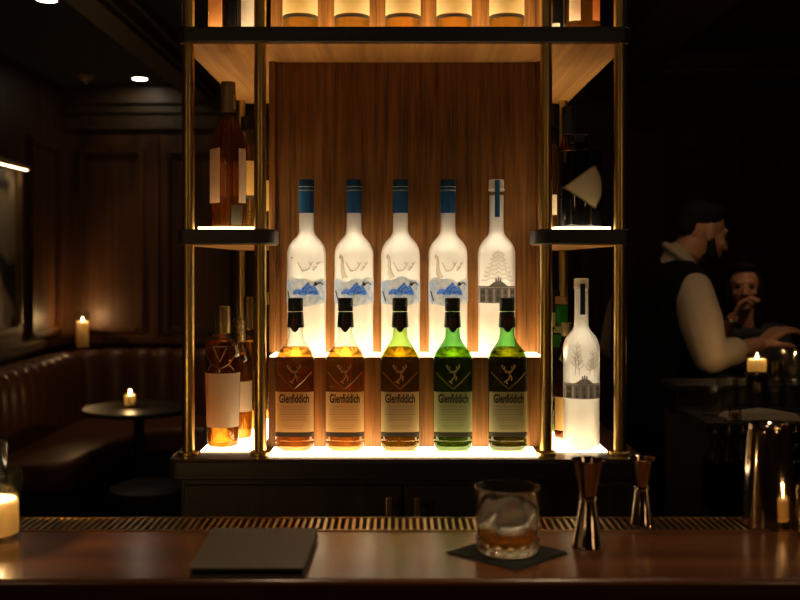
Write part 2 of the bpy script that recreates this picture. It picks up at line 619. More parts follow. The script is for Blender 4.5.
# ------------------------------------------------------------------ the room
FRONT, BACK, LEFT, RIGHT, CEIL = -2.6, 7.0, -2.35, 3.3, 2.75
struct('floor', MB().box(LEFT - .1, RIGHT + .1, FRONT - .1, BACK + .1, -0.06, 0.0), M['floor_wood'])
struct('ceiling', MB().box(LEFT - .1, RIGHT + .1, FRONT - .1, BACK + .1, CEIL, CEIL + 0.06), M['ceiling'])

def panel_frames(mb, spans, z0, z1, w, dep, place):
    """raised picture-frame mouldings on a wall; place(u0,u1,z0,z1,d0,d1) adds a box"""
    for u0, u1 in spans:
        for (a0, a1, b0, b1) in ((u0, u0 + w, z0, z1), (u1 - w, u1, z0, z1), (u0 + w, u1 - w, z0, z0 + w), (u0 + w, u1 - w, z1 - w, z1)):
            place(a0, a1, b0, b1, 0, dep)
            place(a0 + w * .3, a1 - w * .3, b0 + w * .3 if b1 - b0 > 2 * w else b0 + w * .2, b1 - w * .3 if b1 - b0 > 2 * w else b1 - w * .2, dep, dep + .012)

mb = MB().box(LEFT - .1, RIGHT + .1, BACK, BACK + .1, 0, CEIL)
def pl_back(u0, u1, z0, z1, d0, d1):
    mb.box(u0, u1, BACK - d1, BACK - d0, z0, z1)
spans = []
u = LEFT + .10
while u < RIGHT - .3:
    spans.append((u, u + .47))
    u += .60
panel_frames(mb, spans, 1.03, 2.32, .045, .022, pl_back)
for u0, u1 in spans:                                       # flat pilaster between the panels
    mb.box(u1 + .035, u1 + .095, BACK - .03, BACK, 1.0, 2.40)
mb.box(LEFT, RIGHT, BACK - .04, BACK, .955, 1.0)
struct('wall_back', mb, M['wall_wood'])
mb = MB().box(LEFT - .1, LEFT, FRONT, BACK, 0, CEIL)
def pl_left(u0, u1, z0, z1, d0, d1):
    mb.box(LEFT + d0, LEFT + d1, u0, u1, z0, z1)
panel_frames(mb, [(6.30, 6.86), (4.2, 4.9), (3.3, 4.0), (2.4, 3.1)], 1.03, 2.32, .045, .022, pl_left)
mb.box(LEFT, LEFT + .04, FRONT, BACK - .04, .955, 1.0)
struct('wall_left', mb, M['wall_wood'])
mb = MB().box(RIGHT, RIGHT + .1, FRONT, BACK, 0, CEIL)
def pl_right(u0, u1, z0, z1, d0, d1):
    mb.box(RIGHT - d1, RIGHT - d0, u0, u1, z0, z1)
panel_frames(mb, [(6.1, 6.7), (5.3, 5.9), (4.5, 5.1), (3.7, 4.3)], 1.03, 2.32, .045, .022, pl_right)
struct('wall_right', mb, M['wall_wood'])
struct('wall_front', MB().box(LEFT - .1, RIGHT + .1, FRONT - .1, FRONT, 0, CEIL), M['wall_wood'])
struct('baseboard_back', MB().box(LEFT, RIGHT, BACK - .03, BACK, 0, .14), M['wall_wood'])
struct('baseboard_right', MB().box(RIGHT - .03, RIGHT, FRONT, BACK - .03, 0, .14), M['wall_wood'])
struct('trim_1', MB().box(LEFT, RIGHT, BACK - .09, BACK, 2.62, CEIL).box(LEFT, RIGHT, BACK - .06, BACK, 2.56, 2.62).box(LEFT, RIGHT, BACK - .035, BACK, 2.45, 2.56), M['beam_wood'])

def beam(name, x0, x1):
    m = MB().box(x0, x1, FRONT, BACK - .09, 2.66, CEIL)
    m.box(x0 - .05, x0, FRONT, BACK - .09, 2.71, CEIL).box(x1, x1 + .05, FRONT, BACK - .09, 2.71, CEIL)
    m.box(x0 + .03, x1 - .03, FRONT, BACK - .09, 2.635, 2.66)
    return struct(name, m, M['beam_wood'])
beam('trim_2', -1.47, -1.27)
beam('trim_3', 1.30, 1.50)
m = MB().box(1.55, RIGHT, 5.9, 6.15, 2.63, CEIL).box(1.55, RIGHT, 5.86, 5.9, 2.67, 2.71).box(1.55, RIGHT, 5.88, 5.9, 2.64, 2.66)
struct('trim_4', m, M['beam_wood'])

# ------------------------------------------------------------------ back bar display unit
DB, DP, DR = 2.035, 2.0525, 2.75            # shelf fronts, front poles, rear poles
BZ = 1.1108                               # top of the base
XL, XR = -0.4535, 0.4715
POLES = [(-0.4345, DP), (-0.287, DP), (0.300, DP), (0.4515, DP), (-0.437, DR), (0.449, DR)]
unit = thing('back_bar_shelving', 'tall dark walnut back bar unit with brass poles and lit shelves holding the bottles', 'shelving', (0.009, 2.4, 0))
O = Vector((0.009, 2.4, 0))
def ub(mb, name, mat, parent=unit, **kw):
    mb.v = [tuple(Vector(p) - O) for p in mb.v]
    return mb.build(name, mat, parent, **kw)
# base cabinet with two doors
ub(MB().box(-.446, .478, 2.035, 2.80, .09, BZ - .042), 'cabinet_body', M['cabinet_wood'], bevel=.002)
ub(MB().box(-.43, .462, 2.07, 2.78, 0, .09), 'plinth', M['black'])
for x0, x1, hx in ((-.436, .003, -.0225), (.009, .468, .0345)):
    dm = MB().box(x0, x1, 2.016, 2.035, .11, BZ - .056)
    dm.box(x0 + .05, x1 - .05, 2.012, 2.016, .18, BZ - .12)
    d = ub(dm, 'door', M['cabinet_wood'], bevel=.0015)
    hm = MB().box(hx - .0055, hx + .0055, 1.984, 1.990, .90, 1.038).box(hx - .0035, hx + .0035, 1.99, 2.016, .915, .925).box(hx - .0035, hx + .0035, 1.99, 2.016, 1.015, 1.025)
    h = ub(hm, 'handle', M['brass'], d, bevel=.001)
# base top, wood
ub(MB().prism(rrect(-.467, .497, 2.0, 2.85, .022, (1, 1, 0, 0)), BZ - .042, BZ - .004), 'base_slab', M['dark_edge'], bevel=.003)
ub(MB().prism(rrect(-.4655, .4955, 2.0015, 2.85, .021, (1, 1, 0, 0)), BZ - .004, BZ), 'base_top', M['base_wood'], bevel=.0015)
ub(MB().prism(rrect(-.268, .282, 2.034, 2.131, .004), BZ, BZ + .002), 'light_panel', M['light_base'])
ub(MB().box(-.416, -.297, 2.085, 2.68, BZ, BZ + .002), 'light_panel', M['light_mid'])
ub(MB().box(.317, .432, 2.080, 2.68, BZ, BZ + .002), 'light_panel', M['light_mid'])
# riser with its own lit top
RZ = 1.3036
ub(MB().box(-.281, .306, 2.135, 2.2295, BZ, RZ), 'riser', M['niche_wood'], bevel=.0015)
ub(MB().box(-.278, .303, 2.138, 2.2285, RZ, RZ + .002), 'light_panel', M['light_riser'])
# niche back panel
ub(MB().box(-.288, .316, 2.230, 2.255, BZ, 2.70), 'back_panel', M['niche_wood'])
ub(MB().box(-.2905, -.2765, 2.214, 2.230, RZ + .003, 1.951), 'edge_strip', M['niche_wood'], bevel=.002)
ub(MB().box(.3045, .3185, 2.214, 2.230, RZ + .003, 1.951), 'edge_strip', M['niche_wood'], bevel=.002)
# shelves
TZ0, TZ1 = 1.954, 1.986
def shelf_board(name, poly, z0, z1, lip=.004):
    p = ub(MB().prism(poly, z0, z1), name, M['dark_edge'], bevel=.003)
    return p
shelf_board('upper_shelf', rrect(XL, XR, DB, 2.80, .018, (1, 1, 0, 0)), TZ0, TZ1)
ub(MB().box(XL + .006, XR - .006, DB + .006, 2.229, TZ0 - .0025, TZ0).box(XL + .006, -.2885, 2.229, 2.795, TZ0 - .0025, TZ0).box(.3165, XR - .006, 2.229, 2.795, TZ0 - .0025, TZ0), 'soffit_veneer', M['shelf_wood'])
for x0, x1, y0, y1 in ((-.27, .29, 2.075, 2.225), (-.418, -.302, 2.075, 2.70), (.32, .436, 2.075, 2.70)):
    ub(MB().box(x0, x1, y0, y1, TZ1, TZ1 + .004), 'light_panel', M['light_top'])
MZ0, MZ1 = 1.5427, 1.573
n = 7
def arc(cx, cy, r, a0, a1):
    return [(cx + r * math.cos(a0 + (a1 - a0) * i / n), cy + r * math.sin(a0 + (a1 - a0) * i / n)) for i in range(n + 1)]
left_poly = arc(XL + .014, DB + .014, .014, PI, 1.5 * PI) + arc(-.257 - .030, DB + .030, .030, 1.5 * PI, 2 * PI) + [(-.257, 2.125), (-.297, 2.125), (-.297, 2.80), (XL, 2.80)]
right_poly = [(-x + (XL + XR), y) for x, y in reversed(left_poly)]
for poly, (x0, x1) in ((left_poly, (-.418, -.302)), (right_poly, (.320, .436))):
    shelf_board('side_shelf', poly, MZ0, MZ1)
    inner = [((x - (x0 + x1) / 2) * .955 + (x0 + x1) / 2, (y - 2.41) * .985 + 2.41) for x, y in poly]
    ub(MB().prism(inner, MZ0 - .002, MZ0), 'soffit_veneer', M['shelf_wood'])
    ub(MB().box(x0, x1, 2.070, 2.70, MZ1, MZ1 + .006), 'light_panel', M['light_mid'])
# poles
for x, y in POLES:
    r = .0125 if y < 2.5 else .0115
    p = ub(MB().loft([(0, BZ), (r, BZ), (r, CEIL - .002), (0, CEIL - .002)], seg=28, c=(x, y)), 'pole', M['brass'])
    ub(MB().loft([(r + .0005, BZ + .0005), (.0215, BZ + .0005), (.0215, BZ + .006), (.0165, BZ + .009), (r + .0005, BZ + .009)], seg=28, c=(x, y)), 'flange', M['brass'], p)

# ------------------------------------------------------------------ bottles
def px_profile(pts, s, z0, ybot):
    """(half width px, y px[, blend]) -> (r, local z[, blend]) with ybot at z=0"""
    out = []
    for p in pts:
        b = p[2] if len(p) > 2 else 1.0
        out.append((p[0] * s, (ybot - p[1]) * s) + ((b,) if len(p) > 2 else ()))
    return out

STAG = [  # head and antlers, px offsets from emblem centre (x right, z up)
    [(-1.2, -10), (-2.6, -7.5), (-1.0, -6), (0.6, -4.2), (1.4, -1.2), (0.4, 0.6), (-.4, 2.5)],
    [(-2.6, -7.5), (-4.4, -8.2)], [(1.4, -1.2), (3.2, -3.8), (2.6, -6.8)],
    [(-.6, 2.2), (-3.4, 3.4), (-5.8, 5.8), (-6.0, 9.2)], [(-4.4, 4.2), (-3.6, 7.6)], [(-5.8, 6.2), (-7.2, 8.2)],
    [(.4, 2.2), (3.0, 3.2), (5.2, 5.4), (5.6, 9.4)], [(3.8, 3.9), (3.2, 7.4)], [(5.2, 5.8), (6.8, 7.8)],
    [(-1.6, 1.2), (-3.4, 1.8)], [(1.4, 1.2), (3.2, 1.8)]]

def whisky_bottle(x, label, shell, liq, d=2.085):
    s = d / 1000.0
    t = thing('whisky_bottle', label, 'bottle', (x, d, BZ + .002), 0, 'whisky bottles in the front row')
    yb = 451.0
    def tri(pts):
        return [(hw * s / (1 + (TRIW - 1) * b), (yb - y) * s, b) for hw, y, b in pts]
    body = tri([(0, 451, 1), (12.5, 451, 1), (15, 450, 1), (16.8, 447, 1), (18.0, 444, 1), (18.2, 440.5, 1), (17.5, 439.2, 1), (18.2, 438, 1), (18.4, 400, 1), (18.4, 358, 1),
                (18.0, 355.5, .95), (16.4, 351.5, .75), (13.2, 346.8, .5), (10.2, 342.8, .25), (8.0, 338.5, .05), (7.2, 334, 0), (6.9, 328, 0), (6.9, 312, 0)])
    MB().loft(body, sec_tri, 60).build('glass', shell, t)
    lq = tri([(0, 449.6, 1), (12, 449.6, 1), (15.6, 446.8, 1), (16.8, 443.6, 1), (17.1, 438, 1), (17.3, 400, 1), (17.3, 358.5, 1), (16.9, 356, .95), (15.2, 352, .75), (12.0, 347.4, .5), (0, 347.4, .5)])
    MB().loft(lq, sec_tri, 60).build('liquid', liq, t)
    cap = MB().loft([(6.9 * s, (yb - 311.5) * s), (7.5 * s, (yb - 311.2) * s), (7.6 * s, (yb - 299.4) * s), (7.0 * s, (yb - 298.2) * s), (0, (yb - 298) * s)], seg=36)
    for y in (301.5, 303.5, 305.5):
        cap.loft([(7.6 * s, (yb - y - .5) * s), (7.85 * s, (yb - y) * s), (7.6 * s, (yb - y + .5) * s)], seg=36)
    cap.build('cap', M['cap_dark'], t)
    neck = interp([((yb - 332) * s, 8.0 * s), ((yb - 327) * s, 8.3 * s), ((yb - 312) * s, 7.3 * s)])
    sn = Surf(neck, None, 0.0004)
    sl = MB()
    def low(tt):
        u = abs(tt - .25)
        u = min(u, 1 - u)
        return (yb - 327.5 - 4.5 * max(0, 1 - (u / .085) ** 2)) * s
    sn.band(sl, -PI, PI, low, (yb - 312.4) * s, 64, m=3)
    sl.build('neck_seal', M['cap_dark'], t)
    sh = MB()
    sn.band(sh, -PI / 2 - .42, -PI / 2 + .42, lambda q: (yb - 322 - 7.5 * (1 - (2 * q - 1) ** 2)) * s, (yb - 318) * s, 16, off=.0011, m=2)
    sh.build('seal_badge', M['seal_red'], t)
    sf = Surf(lambda z: 18.4 * s / TRIW, sec_tri)
    a = R(61)
    lb = MB()
    sf.band(lb, -PI / 2 - a, -PI / 2 + a, (yb - 430) * s, (yb - 390.3) * s, 44, off=.0006)
    L = lb.build('label', M['paper'], t)
    verts, faces = text_geo('Glenfiddich', 29.5 * s, 9.0 * s, .028)
    MB().add([sf.at(vx, (yb - 401.2) * s + vz, .0011) for vx, vz in verts], faces).build('lettering', M['ink'], L, smooth=0)
    fp = MB()
    for y, w in ((405, 13), (407.6, 15), (410.2, 14), (412.8, 15), (415.4, 12), (418, 13), (424, 10), (426.4, 8)):
        sf.rect(fp, -w * s, w * s, (yb - y) * s, (yb - y + .5) * s, 10, .0011)
    fp.build('fine_print', M['ink_soft'], L, smooth=0)
    bd = MB()
    sf.band(bd, -PI / 2 - a, -PI / 2 + a, (yb - 434.6) * s, (yb - 430.6) * s, 44, off=.0006)
    bd.build('label_band', M['band_dark'], t)
    em = MB()
    for pl in STAG:
        sf.line(em, [((px_) * s, (yb - 372.5 + pz * .98) * s) for px_, pz in pl], .62 * s, .0006, 6, 3)
    em.build('stag_emblem', M['copper'], t)
    ve = MB()
    sf.line(ve, [(-17 * s, (yb - 371) * s), (-8 * s, (yb - 380.5) * s), (0, (yb - 387.5) * s), (8 * s, (yb - 380.5) * s), (17 * s, (yb - 371) * s)], .5 * s, .0002, 6, 6)
    ve.build('embossed_chevron', M['emboss'], t)
    return t

W = M
whisky_bottle(-.2175, 'clear amber whisky bottle with cream label, leftmost in the front row', M['thin_clear'], M['whisky'])
whisky_bottle(-.1136, 'clear amber whisky bottle with cream label, second from left in the front row', M['thin_clear'], M['whisky_gold'])
whisky_bottle(0.000, 'amber whisky bottle with pale lime green neck, in the middle of the front row', M['thin_lime'], M['whisky_dark'])
whisky_bottle(.1095, 'green whisky bottle with yellow shoulder, second from right in the front row', M['thin_green'], M['whisky_green'])
whisky_bottle(.2231, 'green whisky bottle with orange shoulder, rightmost in the front row', M['thin_green'], M['whisky_dark'])

FILL_POWER = 3.8
VD, VB = 2.182, 354.6
VBODY = [(0, 354.6), (14.5, 354.6), (17.6, 353.6), (18.9, 351), (19.3, 345), (19.5, 256), (19.2, 252.5), (18.2, 248.2), (16.2, 244.2), (13.4, 240.6), (10.4, 237.6), (8.4, 234.6), (7.6, 231), (7.4, 226), (7.4, 213.5)]
def frosted_shell(t, pts, s, yb):
    prof = [(hw * s, (yb - y) * s) for hw, y in pts]
    mi = [1, 1] + [0] * (len(prof) - 3)
    return MB().loft(prof, None, 56, mi=mi).build('frosted_glass', [M['frost'], M['frost_base']], t)

def bottle_fill(loc, power, ang=44):  # added spot below a bottle, makes the frosted glass glow higher up
    ld = bpy.data.lights.new('bottle_fill_light', 'SPOT')
    ld.energy = power
    ld.color = (1.0, .84, .60)
    ld.spot_size = R(ang)
    ld.spot_blend = .6
    ld.shadow_soft_size = .012
    lo = bpy.data.objects.new('bottle_fill_light', ld)
    C.objects.link(lo)
    lo.location = (loc[0], loc[1], loc[2] + .004)
    lo.rotation_euler = (PI, 0, 0)

def goose_bottle(x, label, neckfig):
    s, yb = VD / 1000.0, VB
    t = thing('vodka_bottle', label, 'bottle', (x, VD, RZ + .002), 0, 'frosted vodka bottles on the lit riser')
    frosted_shell(t, VBODY, s, yb)
    bottle_fill((x, VD, RZ + .002), FILL_POWER)
    Z = lambda y: (yb - y) * s
    cp = MB().loft([(7.4 * s, Z(213.8)), (7.75 * s, Z(213.4)), (7.7 * s, Z(191))], seg=36)
    cp.build('cap_sleeve', M['cap_blue'], t)
    MB().loft([(7.7 * s, Z(191)), (7.8 * s, Z(187)), (7.75 * s, Z(181.3)), (7.2 * s, Z(180.2)), (0, Z(180))], seg=36).build('cap', M['cap_navy'], t)
    ln = MB()
    for y in (187.6, 191.2):
        ln.loft([(7.7 * s, Z(y + .5)), (8.0 * s, Z(y + .4)), (8.0 * s, Z(y - .4)), (7.7 * s, Z(y - .5))], seg=36)
    ln.build('cap_ring', M['cap_line'], t)
    sf = Surf(lambda z: 19.5 * s, None)
    wob = lambda q: 1.6 * math.sin(9 * q + x * 20) + 1.1 * math.sin(21 * q)
    ar = MB()
    a = R(84)
    sf.band(ar, -PI / 2 - a, -PI / 2 + a, lambda q: Z(301.5 + 4.2 * math.sin(PI * q) + .5 * math.sin(16 * q)), lambda q: Z(280.6 - 1.5 * math.sin(PI * q) + wob(q)), 44, off=.0005, m=4)
    L = ar.build('art_band', M['art'], t)
    mt = MB()
    tri_ = [(-12, 292), (-7, 288.5), (-4, 290), (1, 284.5), (3.5, 282), (6.5, 286.5), (9, 285), (13.5, 292)]
    vs, fs = [], []
    for (mx, my) in tri_:
        vs += [sf.at(mx * s, Z(my), .001), sf.at(mx * s, Z(294.5 + .8 * math.sin(mx)), .001)]
    for i in range(len(tri_) - 1):
        fs.append((2 * i, 2 * i + 1, 2 * i + 3, 2 * i + 2))
    mt.add(vs, fs)
    mt.build('printed_mountain', M['art_blue'], L)
    g = MB()
    sf.line(g, [(9.5 * s, Z(283.6)), (11.5 * s, Z(285))], [1.5 * s] * 6 + [1.2 * s], .0006, 8, 6)
    sf.line(g, [(11.2 * s, Z(284.6)), (14.5 * s, Z(282.5)), (17 * s, Z(285))], .6 * s, .0006, 6, 4)
    g.build('printed_bird', M['grey_dark_print'], L)
    g = MB()
    sf.line(g, [(-17.5 * s, Z(291)), (-16 * s, Z(297)), (-14.6 * s, Z(301))], .75 * s, .0006, 6, 4)
    g.build('printed_feather', M['grey_dark_print'], L)
    # raised geese on the glass
    r = MB()
    for pl in ([(-7, 263), (-4.4, 268), (-2.2, 271.6), (1.6, 270.6)], [(1.8, 271), (4.5, 268.4), (7, 264)], [(4, 262.5), (5.6, 265.2), (7.8, 263)],
               [(8.8, 266.8), (10.4, 268.6), (12, 266)], [(11.2, 263.4), (12.6, 264.8), (14, 262.8)], [(7.4, 269.4), (8.6, 270.6), (9.8, 269)]):
        sf.line(r, [(a_ * s, Z(b_)) for a_, b_ in pl], .55 * s, .0003, 6, 4)
    r.build('flying_geese_relief', M['frost_line'], t)
    if neckfig:
        f = MB()
        pts = [(-13.8, 257.5), (-12.6, 256.4), (-11.3, 258), (-10.8, 262), (-10.9, 267), (-10.2, 273), (-8.2, 278.6)]
        out = [sf.at(px_ * s, Z(py_), -.0004) for px_, py_ in pts]
        f.tube(out, [.8 * s, 1.7 * s, 1.7 * s, 1.7 * s, 2.0 * s, 2.8 * s, 3.4 * s], 12)
        f.v = [tuple(Vector((p[0], p[1], p[2]))) for p in f.v]
        cy = Vector((0, 0, 0))
        nv = []
        for p in f.v:                                  # keep the relief shallow over the glass
            rr = math.hypot(p[0], p[1])
            k = (19.5 * s + (rr - 19.5 * s) * .28) / rr
            nv.append((p[0] * k, p[1] * k, p[2]))
        f.v = nv
        f.build('goose_neck_relief', M['frost_dim'], t)
    e = MB().ball(sf.at(-13.0 * s, Z(258.3), .0006), .7 * s, 10, 8)
    e.build('goose_eye', M['grey_dark_print'], t)
    return t

goose_bottle(-.2040, 'blue capped frosted vodka bottle, leftmost in the upper row', False)
goose_bottle(-.1004, 'blue capped frosted vodka bottle, second from left in the upper row', True)
goose_bottle(.0011, 'blue capped frosted vodka bottle, in the middle of the upper row', True)
goose_bottle(.1047, 'blue capped frosted vodka bottle, fourth from left in the upper row', True)

def palace_bottle(loc, s, yb, pts, label, ycap, strip, ypal, trees, hwb, name='vodka_bottle', group=None, strip_mat='cap_blue'):
    """clear capped frosted bottle with a printed palace; y values in px of its own picture scale"""
    t = thing(name, label, 'bottle', loc, 0, group)
    frosted_shell(t, pts, s, yb)
    bottle_fill(loc, FILL_POWER if loc[2] > 1.2 else 2.0)
    Z = lambda y: (yb - y) * s
    nr = pts[-1][0]
    y0, y1 = ycap
    MB().loft([(nr * s, Z(y1)), (nr * 1.06 * s, Z(y1 - .3)), (nr * 1.06 * s, Z(y0 + .8)), (nr * .95 * s, Z(y0)), (0, Z(y0))], seg=32).build('cap', M['frost_dim'], t)
    MB().loft([(nr * s, Z(y1 + 1.2)), (nr * 1.13 * s, Z(y1 + 1)), (nr * 1.13 * s, Z(y1 - 1)), (nr * s, Z(y1 - 1.2))], seg=32).build('neck_ring', M['frost_line'], t)
    st = MB()
    Surf(lambda z: nr * 1.15 * s, None, .0002).rect(st, -2.5 * s, 2.5 * s, Z(strip[1]), Z(strip[0]), 4)
    st.build('neck_strip', M[strip_mat], t)
    sf = Surf(lambda z: hwb * s, None)
    p0, p1 = ypal
    h = p1 - p0
    ph = MB()
    sf.band(ph, -PI / 2 - R(80), -PI / 2 + R(80), Z(p1), Z(p0 + h * .32), 40, off=.0005)
    vs = []
    for i in range(13):                                       # arched central pediment
        u = -1 + 2 * i / 12
        vs += [sf.at(u * hwb * .52 * s, Z(p0 + h * .34), .0006), sf.at(u * hwb * .52 * s, Z(p0 + h * .34 - h * .24 * math.cos(u * PI / 2)), .0006)]
    ph.add(vs, [(2 * i, 2 * i + 2, 2 * i + 3, 2 * i + 1) for i in range(12)])
    for u in (-.12, 0.0, .12):
        sf.rect(ph, (u - .04) * hwb * s, (u + .04) * hwb * s, Z(p0 + h * .14), Z(p0 - (h * .04 if u == 0 else 0)), 2, .0006)
    pal = ph.build('printed_palace', M['grey_print'], t)
    co = MB()
    for u in (-.62, -.22, .20, .58):
        sf.rect(co, (u - .055) * hwb * s, (u + .055) * hwb * s, Z(p1 - h * .04), Z(p0 + h * .42), 2, .0010)
    for u in (-.95, .95):
        sf.rect(co, (u - .02) * hwb * s, (u + .02) * hwb * s, Z(p1 - h * .04), Z(p0 + h * .42), 2, .0010)
    sf.band(co, -PI / 2 - R(76), -PI / 2 + R(76), Z(p0 + h * .385), Z(p0 + h * .355), 40, off=.0010)
    co.build('printed_columns', M['frost_line'], pal)
    wi = MB()
    for u in (-.84, -.73, -.42, -.02, .38, .74, .85):
        for (f0, f1) in ((.48, .64), (.74, .95)):
            sf.rect(wi, (u - .045) * hwb * s, (u + .045) * hwb * s, Z(p0 + h * f1), Z(p0 + h * f0), 2, .0010)
    wi.build('printed_windows', M['grey_dark_print'], pal)
    tr = MB()
    ty0, ty1 = trees[1]
    if trees[0] == 'chevron':
        n_ = 7
        for k in range(n_):
            y = ty0 + (ty1 - ty0) * k / (n_ - 1)
            w = hwb * (.34 + .50 * k / (n_ - 1))
            pts_ = []
            m_ = 8
            for i in range(m_ + 1):
                u = -1 + 2 * i / m_
                pts_.append((u * w * s, Z(y + 4.5 * abs(u) + (1.0 if i % 2 else -1.0))))
            sf.line(tr, pts_, .42 * s, .0001, 5, 3)
    else:
        for bx, h_, sg in ((-9, 33, 1), (-5, 22, -1), (10, 24, -1), (5, 16, 1)):
            base_y = ty1
            sf.line(tr, [(bx * s, Z(base_y)), ((bx + sg * .8) * s, Z(base_y - h_ * .5)), ((bx + sg * 2) * s, Z(base_y - h_))], .42 * s, .0001, 5, 4)
            for f in (.25, .45, .62, .8):
                for g in (-1, 1):
                    x0 = bx + sg * 2 * f
                    ln = 5.2 * (1.05 - f * .6)
                    if abs(x0 + g * ln) < hwb * .9:
                        sf.line(tr, [(x0 * s, Z(base_y - h_ * f)), ((x0 + g * ln * .6) * s, Z(base_y - h_ * f - ln * .5)), ((x0 + g * ln) * s, Z(base_y - h_ * f - ln * 1.15))], .36 * s, .0001, 5, 3)
    tr.build('tree_relief', M['frost_line'], t)
    return t

pp = [(hw * .955, y) for hw, y in VBODY[:-1]] + [(7.1, 196)]
palace_bottle((.2106, VD, RZ + .002), VD / 1000.0, VB, pp, 'frosted vodka bottle with printed palace and clear cap, rightmost in the upper row', (180.5, 190.5), (181, 218), (278.5, 303), ('chevron', (252, 277)), 19.5 * .955, group='frosted vodka bottles on the lit riser')
rb = [(0, 449), (13.5, 449), (16.4, 448), (17.6, 445.5), (17.9, 440), (18.0, 349), (17.6, 345), (16.5, 341), (14.3, 337), (11.4, 333.4), (8.6, 330), (7.4, 326.5), (7.0, 321), (6.8, 289)]
palace_bottle((.383, 2.112, BZ + .002), 2.112 / 1000.0, 449, rb, 'large frosted vodka bottle with printed palace, standing in the lower right side bay', (279, 288), (284, 315), (375, 397.5), ('branch', (346, 374)), 18.0, strip_mat='cap_navy')

def simple_bottle(name, label, loc, s, yb, body, shell, liq=None, level=None, cap=None, capmat=None, sec=None, rz=0.0, seg=44, labels=(), group=None, extra=None):
    t = thing(name, label, 'bottle', loc, rz, group)
    Z = lambda y: (yb - y) * s
    prof = [(p[0] * s, Z(p[1]), p[2] if len(p) > 2 else (0.0 if sec is None else 1.0)) for p in body]
    MB().loft(prof, sec, seg).build('glass', shell, t)
    if liq:
        lp = []
        fb = interp([(Z(p[1]), p[0] * s) for p in body[2:]])
        bb = interp([(Z(p[1]), (p[2] if len(p) > 2 else (0.0 if sec is None else 1.0))) for p in body[2:]])
        zs = sorted(set([.0035, .008] + [Z(p[1]) for p in body[2:] if .008 < Z(p[1]) < Z(level)] + [Z(level)]))
        for i, z in enumerate(zs):
            lp.append((fb(z) - .0018 - (.002 if i == 0 else 0), z, bb(z)))
        lp = [(0, zs[0], 1)] + lp + [(0, zs[-1], 1)]
        MB().loft(lp, sec, seg).build('liquid', liq, t)
    if cap:
        MB().loft([(p[0] * s, Z(p[1])) for p in cap], None, 32).build('cap', capmat, t)
    rmax = max(p[0] for p in body) * s
    fr = interp([(Z(p[1]), p[0] * s) for p in body[1:]])
    for (nm, mat, a0, a1, y0, y1) in labels:
        sf = Surf(fr, sec, .0006)
        lm = MB()
        sf.band(lm, R(a0), R(a1), Z(y1), Z(y0), 24, m=6)
        lm.build(nm, mat, t)
    if extra:
        extra(t, Surf(fr, sec, .0006), s, Z)
    return t

# lower left bay
def tri_emblem(t, sf, s, Z):
    m_ = MB()
    sf.line(m_, [(-7 * s, Z(345)), (7 * s, Z(345)), (0, Z(360)), (-7 * s, Z(345))], .55 * s, .0008, 6, 4)
    m_.build('triangle_emblem', M['copper'], t)
    c_ = MB()
    for pl in ([(-15, 352), (-9, 362), (-13, 369)], [(15, 352), (9, 362), (13, 369)], [(-9, 362), (0, 367), (9, 362)], [(-15, 340), (-16, 352)], [(15, 340), (16, 352)]):
        sf.line(c_, [(a * s, Z(b)) for a, b in pl], .5 * s, .0004, 6, 4)
    c_.build('cut_glass_lines', M['emboss'], t)
simple_bottle('decanter_bottle', 'tall amber bottle with gold neck and blank cream label in the lower left bay', P(223, 265, 2.135).xy.to_3d() + Vector((0, 0, BZ + .002)), 2.135 / 1000, 446,
    [(0, 446), (13.5, 446), (15.2, 445), (15.6, 440), (16.1, 425), (17.3, 375), (17.6, 350), (16.8, 344.5), (14.2, 339.5), (10, 335), (7.3, 332), (6.9, 328), (6.9, 318)],
    M['thin_clear'], M['whisky_dark'], 340, [(6.9, 333), (7.3, 332.5), (7.2, 306.8), (6.6, 305.8), (0, 305.6)], M['cap_gold'],
    labels=[('label', M['paper_white'], -172, -8, 371.5, 425)], extra=tri_emblem)
def cap_rings(t, sf, s, Z):
    m_ = MB()
    for y in (321, 326, 331, 336):
        m_.loft([(6.3 * s, Z(y + 1)), (6.7 * s, Z(y + .6)), (6.7 * s, Z(y - .6)), (6.3 * s, Z(y - 1))], None, 24)
    m_.build('cap_rings', M['cap_gold'], t)
def at(px, d, z):
    return ((px - 400) * d / 1000, d, z)
simple_bottle('rum_bottle', 'amber bottle with ringed bronze cap behind the gold necked bottle in the lower left bay', at(239.5, 2.235, BZ + .002), 2.235 / 1000, 438,
    [(0, 438), (11, 438), (12.5, 437), (12.8, 420), (12.8, 365), (12, 358), (9.5, 351), (6.3, 345), (5.8, 340), (5.8, 335)],
    M['thin_clear'], M['whisky'], 354, [(5.8, 341), (6.3, 340.5), (6.3, 319), (5.8, 318), (0, 318)], M['cap_bronze'],
    labels=[('label', M['paper_white'], -170, -10, 380, 410)], extra=cap_rings)
simple_bottle('whisky_bottle', 'slim amber bottle with gold capsule, deepest in the lower left bay', at(248.5, 2.36, BZ + .002), 2.36 / 1000, 430,
    [(0, 430), (9, 430), (10.4, 429), (10.6, 400), (10.6, 352), (9.4, 346), (6, 339), (4.6, 333), (4.4, 326)],
    M['thin_clear'], M['whisky_gold'], 342, [(4.4, 330), (4.9, 329.5), (4.9, 313), (4.9, 299), (4.4, 298), (0, 298)], M['cap_gold'])
simple_bottle('cordial_bottle', 'amber bottle with pale cap glimpsed between the inner left pole and walnut riser', at(268.5, 2.52, BZ + .002), 2.52 / 1000, 418,
    [(0, 418), (8, 418), (9.2, 417), (9.4, 390), (9.4, 330), (8, 322), (5, 314), (4, 308), (4, 302)],
    M['thin_clear'], M['whisky'], 326, [(4, 304), (4.6, 303.5), (4.6, 292), (0, 291.5)], M['cork'])
